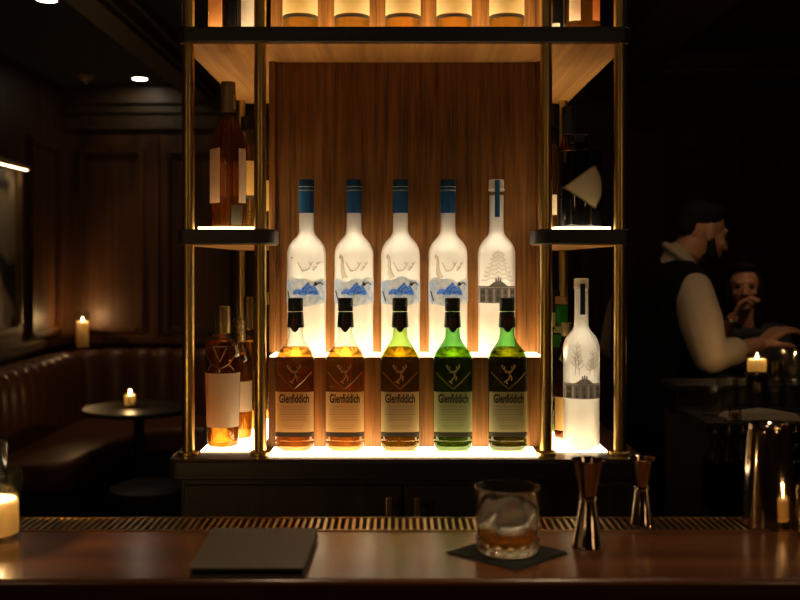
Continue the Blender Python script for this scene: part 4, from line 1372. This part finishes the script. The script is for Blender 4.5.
# ------------------------------------------------------------------ service station on the right
SX0, SX1 = .865, 2.35
ss = thing('service_station', 'dark two tier service counter crowded with glassware behind the shaker tin', 'counter', (1.6, 3.0, 0))
O4 = Vector((1.6, 3.0, 0))
def sb_(mb, name, mat, parent=ss, **kw):
    mb.v = [tuple(Vector(p) - O4) for p in mb.v]
    return mb.build(name, mat, parent, **kw)
WZ, LZ = 1.060, 1.128
sb_(MB().box(SX0, SX1, 2.80, 3.27, 0, WZ - .03), 'cabinet_body', M['cabinet_wood'])
sb_(MB().box(SX0 - .01, SX1, 2.785, 3.10, WZ - .03, WZ), 'work_top', M['bar_front'], bevel=.003)
sb_(MB().box(SX0, SX1, 3.10, 3.13, WZ - .03, LZ - .02).box(SX0 - .01, SX1, 3.095, 3.285, LZ - .02, LZ), 'raised_ledge', M['bar_front'], bevel=.002)
sb_(MB().box(SX0 + .02, SX1, 2.675, 2.79, .830, .836).box(SX0 + .02, SX1, 2.675, 2.679, .836, .93).box(SX0 + .02, SX0 + .024, 2.679, 2.79, .836, .93), 'speed_rail', M['steel'])
votive('small lit candle on the raised ledge near the bartender hand', (757 - 400) * 3.19 / 1000, 3.19, LZ, .033, .085, .062, 1.0)

def tumbler(label, px, d, z, r, h, ribs=0, group='glassware on the service counter', mat='thin_ware'):
    t = thing('glass_tumbler', label, 'glass', ((px - 400) * d / 1000, d, z), 0, group)
    sec = (lambda a: 1 + .03 * abs(math.cos(a * ribs / 2))) if ribs else None
    MB().loft([(0, .001), (r * .86, .001), (r * .88, .004), (r, h), (r - .0015, h), (r * .85, .012), (0, .012)], sec, 64 if ribs else 36).build('glass_body', M[mat], t)
tumbler('tall ribbed glass tumbler on the ledge at right edge', 790, 3.19, LZ, .031, .105, 14)
tumbler('plain glass tumbler on the ledge under the bartender forearm', 775, 3.24, LZ, .026, .06)
tumbler('stemless glass at left end of the service work top', 712, 2.93, WZ, .033, .085)
tumbler('glass tumbler behind the stemless glass on the work top', 727, 3.02, WZ, .033, .10)
tumbler('clear glass beside the steel mixing tin on the work top', 742, 3.05, WZ, .028, .09)
mt = thing('mixing_tin', 'tall dull steel mixing tin behind the folded towel', 'tin', ((757 - 400) * 3.04 / 1000, 3.04, WZ))
MB().loft([(0, 0), (.024, 0), (.026, .003), (.034, .108), (.0355, .110), (.034, .112), (.0325, .110), (.025, .006), (0, .005)], None, 48).build('tin_body', M['steel'], mt)
tumbler('glass tumbler right of the mixing tin on the work top', 775, 3.04, WZ, .031, .095)
tumbler('glass tumbler furthest right on the work top', 791, 3.0, WZ, .030, .10, 12)
# towel
tv, tf = [], []
nx_, ny_ = 22, 8
for i in range(nx_ + 1):
    for j in range(ny_ + 1):
        u, v = i / nx_, j / ny_
        z_ = (.014 + .010 * math.sin(PI * u) + .003 * math.sin(9 * u + 3 * v)) * min(1, 6 * min(v, 1 - v) + .12) * min(1, 9 * min(u, 1 - u) + .3)
        tv.append((-.105 + .21 * u + .006 * math.sin(7 * v), -.045 + .09 * v + .008 * math.sin(5 * u), z_))
for i in range(nx_):
    for j in range(ny_):
        a = i * (ny_ + 1) + j
        tf.append((a, a + ny_ + 1, a + ny_ + 2, a + 1))
nb = len(tv)
border = [i * (ny_ + 1) for i in range(nx_ + 1)] + [nx_ * (ny_ + 1) + j for j in range(1, ny_ + 1)] + [i * (ny_ + 1) + ny_ for i in reversed(range(nx_))] + [j for j in reversed(range(1, ny_))]
low = []
for b in border:
    low.append(len(tv))
    tv.append((tv[b][0], tv[b][1], 0))
for i in range(len(border)):
    j = (i + 1) % len(border)
    tf.append((border[i], low[i], low[j], border[j]))
tf.append(tuple(low))
tw = MB().add(tv, tf).build('bar_towel', M['cloth'], None, ((759 - 400) * 2.87 / 1000, 2.87, WZ))
tag(tw, 'folded white bar towel on the service work top above the shaker tin', 'towel')
gb = thing('garnish_jar', 'small glass jar with a red cherry at the front of the work top', 'jar', ((735 - 400) * 2.83 / 1000, 2.83, WZ))
MB().loft([(0, .001), (.016, .001), (.018, .004), (.018, .034), (.016, .036), (.015, .034), (.015, .006), (0, .005)], None, 28).build('glass_body', M['thin_clear'], gb)
tag(MB().ball((0, 0, 0), .0095, 16, 12).build('cherry', M['cherry'], None, ((735 - 400) * 2.83 / 1000, 2.83, WZ + .0145)), 'red cherry inside the small garnish jar', 'cherry')
for k, (px, lab, sh) in enumerate(((715, 'leftmost', 'thin_green'), (729, 'second from left', 'thin_brown'), (743, 'third from left', 'thin_clear'), (796, 'rightmost', 'thin_green'))):
    d_ = 2.733
    s = d_ / 1000
    simple_bottle('speed_rail_bottle', 'dark bottle with steel pour spout in the speed rail, ' + lab, at(px, d_, .836), s, 508,
        [(0, 508), (10.5, 508), (12, 507), (12.3, 500), (12.3, 462), (11, 456), (7, 449), (4.6, 444), (4.4, 436)],
        M[sh], M['whisky_deep'], 462, [(4.4, 437), (4.9, 436.5), (4.9, 433), (2.0, 431), (1.6, 428), (1.3, 422.5), (0, 422.3)], M['steel'], group='bottles in the speed rail')

# ------------------------------------------------------------------ people
def blend_mesh(mb, name, mats, parent, voxel, smooth_it=6, fac=.5):
    o = mb.build(name, mats, None, smooth=0)
    rm = o.modifiers.new('r', 'REMESH')
    rm.mode = 'VOXEL'
    rm.voxel_size = voxel
    sm = o.modifiers.new('s', 'SMOOTH')
    sm.iterations = smooth_it
    sm.factor = fac
    dg = bpy.context.evaluated_depsgraph_get()
    me = bpy.data.meshes.new_from_object(o.evaluated_get(dg))
    me.shade_smooth()
    for _ in range(len(me.materials)):
        pass
    old = o.data
    o.modifiers.clear()
    o.data = me
    bpy.data.meshes.remove(old)
    me.name = name
    if not me.materials:
        me.materials.append(mats)
    o.parent = parent
    return o

def hand(mb, wrist, dirv, palm, curl=.5, size=1.0, thumb_side=1, spread=.16, thumb_in=.5):
    d = Vector(dirv).normalized()
    n = Vector(palm)
    n = (n - d * n.dot(d)).normalized()
    sd = d.cross(n) * thumb_side                     # towards the thumb
    w = Vector(wrist)
    Lp = .085 * size
    kn = []
    for k, off in enumerate((.031, .0105, -.0105, -.031)):
        kp = w + d * (Lp * (1.0, 1.04, 1.0, .93)[k]) + sd * off * size
        kn.append(kp)
        mb.capsule(w + sd * off * .55 * size + d * .012 * size, kp, .0125 * size, .0105 * size, 10)
    for k, kp in enumerate(kn):
        L3 = [v * size for v in ((.040, .024, .019), (.045, .028, .021), (.042, .026, .020), (.033, .019, .017))[k]]
        ang = 0.0
        base = (1.5 - k) * spread
        p = kp
        dd0 = (d + sd * base * .6).normalized()
        for q in range(3):
            ang += curl * (.9, 1.1, .8)[q]
            dd = (dd0 * math.cos(ang) + n * math.sin(ang)).normalized()
            p2 = p + dd * L3[q]
            mb.capsule(p, p2, (.0092 - .0009 * q) * size, (.0083 - .0009 * q) * size, 10)
            p = p2
    t0 = w + sd * .022 * size + d * .022 * size
    td = (sd * .75 + d * .65 + n * thumb_in).normalized()
    t1 = t0 + td * .042 * size
    t2 = t1 + (d * .75 + sd * .25 + n * thumb_in * 1.1).normalized() * .032 * size
    t3 = t2 + (d * .85 + n * (thumb_in + .5)).normalized() * .024 * size
    mb.capsule(w + sd * .008 * size, t1, .015 * size, .0115 * size, 10)
    mb.capsule(t1, t2, .0108 * size, .0098 * size, 10)
    mb.capsule(t2, t3, .0098 * size, .0082 * size, 10)

def head_parts(c, yaw, pitch, k=1.0, roll=0.0):
    """c: head centre; faces -Y before rotation. returns transform"""
    return Matrix.Translation(Vector(c)) @ Matrix.Rotation(yaw, 4, 'Z') @ Matrix.Rotation(pitch, 4, 'X') @ Matrix.Rotation(roll, 4, 'Y') @ Matrix.Scale(k, 4)

def add_head(mb, T, female=False):
    def B(c, r):
        m_ = MB().ball((0, 0, 0), r, 20, 14)
        m_.v = [tuple(T @ (Vector(p) + Vector(c))) for p in m_.v]
        mb.add(m_.v, m_.f)
    def Cp(a, b, r0, r1):
        mb.capsule(T @ Vector(a), T @ Vector(b), r0, r1, 12)
    B((0, .018, .030), (.074, .092, .082))           # skull
    B((0, -.028, -.020), (.060, .064, .082))         # face
    B((0, -.034, -.072), (.042, .044, .036))         # jaw
    B((0, -.066, -.096), (.020, .018, .016))         # chin
    B((0, -.070, .028), (.050, .018, .012))          # brow
    Cp((0, -.086, .014), (0, -.108, -.024), .0075, .0115)   # nose
    B((.012, -.094, -.028), (.008, .009, .007))
    B((-.012, -.094, -.028), (.008, .009, .007))
    B((0, -.088, -.054), (.021, .010, .0055))        # upper lip
    B((0, -.085, -.065), (.018, .010, .0060))
    B((.038, -.062, -.022), (.020, .018, .018))      # cheeks
    B((-.038, -.062, -.022), (.020, .018, .018))
    for sx in (-1, 1):
        B((sx * .076, .012, -.004), (.009, .020, .032))

# --- bartender
mroot_p = P(664, 265, 3.74)
man = thing('person', 'bearded bartender in white shirt and dark waistcoat leaning over the service counter', 'person', (mroot_p.x, 3.74, 0))
MO = Vector((mroot_p.x, 3.74, 0))
fwd = Vector((.80, .60, 0)).normalized()
rgt = Vector((fwd.y, -fwd.x, 0))
hipc = Vector((P(656, 265, 3.76).x, 3.76, .94))
chest = P(664, 305, 3.72)
neckb = P(676, 264, 3.70)
headc = P(702, 233, 3.70)
shR = P(693, 290, 3.56)
shL = P(636, 284, 3.86)
elR = P(710, 357, 3.47)
wrR = P(758, 345, 3.60)
elL = P(615, 345, 3.92)
wrL = P(668, 352, 4.10)
T = head_parts(headc, math.atan2(1.0, 0.10) , R(-14), 1.0)
T = Matrix.Translation(headc) @ Matrix.Rotation(math.atan2(fwd.y * .35, fwd.x) + PI / 2, 4, 'Z') @ Matrix.Rotation(R(16), 4, 'X')
body = MB()
add_head(body, T)
skullb = T @ Vector((0, .03, -.06))
body.capsule(neckb - Vector((0, 0, .02)), skullb, .062, .056)
def torso(mb, e):
    mb.capsule(shR + (shL - shR) * .12 + Vector((0, 0, .0)), shL + (shR - shL) * .12, .070 + e, .070 + e)
    mb.capsule(neckb - Vector((0, 0, .045)), shR + (neckb - shR) * .25, .062 + e, .060 + e)
    mb.capsule(neckb - Vector((0, 0, .045)), shL + (neckb - shL) * .25, .062 + e, .060 + e)
    for k in (-1, 0, 1):
        mb.capsule(chest + rgt * .085 * k + Vector((0, 0, .03)), hipc + rgt * .075 * k + Vector((0, 0, .16)), .108 + e, .098 + e)
    mb.capsule(chest + fwd * .03, hipc + fwd * .03 + Vector((0, 0, .15)), .115 + e, .105 + e)
def pelvis(mb, e):
    for k in (-1, 0, 1):
        mb.capsule(hipc + rgt * .075 * k + Vector((0, 0, .15)), hipc + rgt * .08 * k - Vector((0, 0, .02)), .100 + e, .105 + e)
hips = [hipc + rgt * .09 * k - Vector((0, 0, .04)) for k in (-1, 1)]
knees = [Vector((hipc.x, hipc.y, .51)) + rgt * .10 * k + fwd * .03 for k in (-1, 1)]
ankles = [Vector((hipc.x, hipc.y, .10)) + rgt * .12 * k - fwd * .02 for k in (-1, 1)]
def legs(mb, e):
    for h, kn, an in zip(hips, knees, ankles):
        mb.capsule(h, kn, .088 + e, .060 + e)
        mb.capsule(kn, an, .058 + e, .040 + e)
torso(body, 0)
pelvis(body, 0)
legs(body, 0)
for an in ankles:
    body.capsule(an - Vector((0, 0, .05)) - fwd * .03, an - Vector((0, 0, .062)) + fwd * .14, .038, .030)
for a, b, c_ in ((shR, elR, wrR), (shL, elL, wrL)):
    body.capsule(a, b, .050, .041)
    body.capsule(b, c_, .042, .029)
hd = (P(778, 331, 3.62) - wrR)
hand(body, wrR + hd.normalized() * .01, hd, Vector((.2, .25, -1)), .38, 1.0, -1, .20)
hand(body, wrL, Vector((.8, .3, .1)), Vector((.2, .1, -1)), .5, 1.0, 1, .2)
def localise(o, off):
    me = o.data
    for v in me.vertices:
        v.co -= off
    return o
localise(blend_mesh(body, 'body', M['skin'], man, .0045, 5), MO)
sh = MB()
torso(sh, .008)
sh.capsule(neckb - Vector((0, 0, .035)), neckb + (skullb - neckb) * .30, .073, .068)
for a, b, c_ in ((shR, elR, wrR), (shL, elL, wrL)):
    sh.capsule(a, a.lerp(b, .5), .070, .078)
    sh.capsule(a.lerp(b, .5), b, .078, .060)
    sh.capsule(b, b.lerp(c_, .42), .060, .050)
    sh.capsule(b.lerp(c_, .36), b.lerp(c_, .48), .053, .052)
localise(blend_mesh(sh, 'shirt', M['shirt'], man, .008, 5), MO)
ve = MB()
torso(ve, .018)
localise(blend_mesh(ve, 'waistcoat', M['vest'], man, .010, 4), MO)
co = MB()
cn = (skullb - neckb).normalized()
ca = cn.cross(Vector((0, 1, 0))).normalized()
cb = cn.cross(ca)
ring_pts = [neckb + cn * .030 + (ca * math.cos(t) + cb * math.sin(t)) * .073 for t in [2 * PI * i / 28 for i in range(29)]]
co.tube(ring_pts, .015, 10, cap=False)
localise(blend_mesh(co, 'collar', M['shirt'], man, .006, 4), MO)
tr = MB()
pelvis(tr, .012)
legs(tr, .016)
localise(blend_mesh(tr, 'trousers', M['trousers'], man, .010, 5), MO)
for an in ankles:
    so = MB()
    so.capsule(an - Vector((0, 0, .052)) - fwd * .035, an - Vector((0, 0, .060)) + fwd * .15, .047, .039)
    so.v = [(p[0], p[1], max(p[2], 0.0)) for p in so.v]
    localise(so.build('shoe', M['black'], man), MO)
ha = MB()
def HB(mb, c, r, TT):
    m_ = MB().ball((0, 0, 0), r, 24, 16)
    mb.add([tuple(TT @ (Vector(p) + Vector(c))) for p in m_.v], m_.f)
HB(ha, (0, .026, .046), (.0765, .090, .074), T)
HB(ha, (0, .068, .012), (.060, .048, .050), T)
HB(ha, (0, -.030, .092), (.050, .054, .026), T)
localise(blend_mesh(ha, 'hair', M['hair'], man, .006, 4), MO)
be = MB()
HB(be, (0, -.056, -.094), (.046, .042, .032), T)
HB(be, (0, -.028, -.092), (.050, .046, .026), T)
for sx in (-1, 1):
    be.capsule(T @ Vector((sx * .064, -.010, -.030)), T @ Vector((sx * .056, -.024, -.070)), .014, .020)
    be.capsule(T @ Vector((sx * .056, -.024, -.070)), T @ Vector((sx * .024, -.068, -.096)), .021, .023)
HB(be, (0, -.090, -.046), (.024, .009, .006), T)
localise(blend_mesh(be, 'beard', M['hair'], man, .005, 3), MO)
for sx in (-1, 1):
    ey = MB()
    HB(ey, (sx * .031, -.078, .008), (.012, .009, .0075), T)
    localise(ey.build('eye', M['eye'], man), MO)

# --- woman behind, seated
wp = P(748, 265, 4.72)
wom = thing('person', 'dark haired woman in dark dress holding one hand near her mouth behind the bartender', 'person', (wp.x, 4.72, 0))
WO = Vector((wp.x, 4.72, 0))
hc = P(744, 287, 4.70)
TW = Matrix.Translation(hc) @ Matrix.Rotation(R(-16), 4, 'Z') @ Matrix.Rotation(R(4), 4, 'X') @ Matrix.Scale(.95, 4)
nb_ = Vector((wp.x + .005, 4.76, 1.23))
cs = Vector((wp.x, 4.77, 1.06))
hp = Vector((wp.x, 4.78, .74))
sR = Vector((wp.x - .155, 4.75, 1.165))
sL = Vector((wp.x + .155, 4.76, 1.165))
eR = P(716, 348, 4.62)
wR = P(733, 318, 4.52)
eL = Vector((wp.x + .22, 4.66, .93))
wL = Vector((wp.x + .06, 4.50, .86))
wb = MB()
add_head(wb, TW, True)
wb.capsule(nb_ - Vector((0, 0, .03)), TW @ Vector((0, .025, -.06)), .050, .047)
def wtorso(mb, e):
    mb.capsule(sR, sL, .050 + e, .050 + e)
    for k in (-1, 0, 1):
        mb.capsule(cs + Vector((.065 * k, 0, 0)), hp + Vector((.075 * k, 0, .10)), .085 + e, .085 + e)
        mb.capsule(hp + Vector((.08 * k, 0, .06)), hp + Vector((.085 * k, 0, 0)), .095 + e, .10 + e)
    mb.capsule(cs + Vector((-.065, -.05, -.01)), cs + Vector((.065, -.05, -.01)), .062 + e, .062 + e)
def wlegs(mb, e):
    for k in (-1, 1):
        h = hp + Vector((.085 * k, -.02, -.02))
        kn = hp + Vector((.09 * k, -.42, -.03))
        an = hp + Vector((.07 * k, -.36, -.45))
        mb.capsule(h, kn, .080 + e, .056 + e)
        mb.capsule(kn, an, .052 + e, .036 + e)
wtorso(wb, 0)
wlegs(wb, 0)
for k in (-1, 1):
    an = hp + Vector((.07 * k, -.36, -.45))
    wb.capsule(an + Vector((0, .02, -.035)), an + Vector((0, -.13, -.055)), .030, .022)
for a, b, c_ in ((sR, eR, wR), (sL, eL, wL)):
    wb.capsule(a, b, .042, .035)
    wb.capsule(b, c_, .036, .025)
hand(wb, wR, P(742, 301, 4.50) - wR, Vector((.35, -.2, .5)), .62, .92, 1, .14)
hand(wb, wL, Vector((-.6, -.3, -.1)), Vector((0, 0, -1)), .4, .92, 1, .16)
localise(blend_mesh(wb, 'body', M['skin'], wom, .0045, 4), WO)
dr = MB()
wtorso(dr, .012)
wlegs2 = MB()
for k in (-1, 1):
    dr.capsule(hp + Vector((.085 * k, -.02, -.02)), hp + Vector((.09 * k, -.36, -.03)), .094, .076)
for a, b in ((sR, eR), (sL, eL)):
    dr.capsule(a, b, .054, .046)
localise(blend_mesh(dr, 'dress', M['dress'], wom, .009, 5), WO)
wh = MB()
HB(wh, (0, .034, .046), (.084, .090, .082), TW)
HB(wh, (0, .060, -.03), (.082, .058, .11), TW)
for sx in (-1, 1):
    HB(wh, (sx * .078, .018, -.045), (.026, .040, .105), TW)
    HB(wh, (sx * .070, .030, -.14), (.030, .045, .07), TW)
HB(wh, (0, -.028, .104), (.062, .050, .022), TW)
localise(blend_mesh(wh, 'hair', M['hair'], wom, .006, 4), WO)
for sx in (-1, 1):
    ey = MB()
    HB(ey, (sx * .031, -.080, .008), (.0135, .0085, .0085), TW)
    localise(ey.build('eye', M['eye'], wom), WO)
lp = MB()
HB(lp, (0, -.094, -.055), (.019, .007, .005), TW)
HB(lp, (0, -.091, -.064), (.016, .007, .005), TW)
localise(lp.build('lips', M['lips'], wom), WO)
br = MB()
dvec = (P(742, 301, 4.50) - wR).normalized()
ba = dvec.cross(Vector((0, 1, 0))).normalized()
bb2 = dvec.cross(ba)
br.tube([wR - dvec * .012 + (ba * math.cos(t) + bb2 * math.sin(t)) * .031 for t in [2 * PI * i / 24 for i in range(25)]], .005, 8, cap=False)
localise(br.build('bracelet', plain('silver', (.8, .78, .72), .15, 1.0), wom), WO)
stl = thing('bar_stool', 'dark bar stool under the seated woman', 'stool', (wp.x, 4.78, 0))
MB().loft([(0, .575), (.17, .575), (.19, .585), (.19, .615), (.17, .632), (0, .634)], None, 36).build('seat', M['leather'], stl)
for k in range(4):
    a = R(45 + 90 * k)
    MB().tube([(.12 * math.cos(a), .12 * math.sin(a), .58), (.20 * math.cos(a), .20 * math.sin(a), 0)], .013, 10).build('leg', M['black'], stl)
MB().tube([(.185 * math.cos(t), .185 * math.sin(t), .19) for t in [2 * PI * i / 32 for i in range(33)]], .009, 8, cap=False).build('foot_ring', M['brass'], stl)

# ------------------------------------------------------------------ camera, world, view
w = bpy.data.worlds.new('world')
scn.world = w
w.use_nodes = True
bg = w.node_tree.nodes.get('Background') or w.node_tree.nodes.new('ShaderNodeBackground')
bg.inputs[0].default_value = (1.0, .75, .5, 1)
bg.inputs[1].default_value = 0.0
cam = bpy.data.cameras.new('camera')
cam.sensor_width = 36.0
cam.lens = 45.0
cam.shift_y = -35.0 / 800.0
cam.clip_start = .02
cam.clip_end = 60
cam.dof.use_dof = True
cam.dof.focus_distance = 2.07
cam.dof.aperture_fstop = 4.2
co_ = bpy.data.objects.new('camera', cam)
C.objects.link(co_)
co_.location = (0, 0, EYE)
co_.rotation_euler = (R(90), 0, 0)
scn.camera = co_
scn.view_settings.view_transform = 'Standard'
scn.view_settings.look = 'None'
scn.view_settings.exposure = 0.0
scn.view_settings.gamma = 1.0
scn.view_settings.use_curve_mapping = False
cy = scn.cycles
cy.use_denoising = True
cy.max_bounces = 22
cy.transmission_bounces = 12
cy.transparent_max_bounces = 24
cy.glossy_bounces = 12
cy.diffuse_bounces = 9
cy.sample_clamp_indirect = 6.0
cy.blur_glossy = 0.5
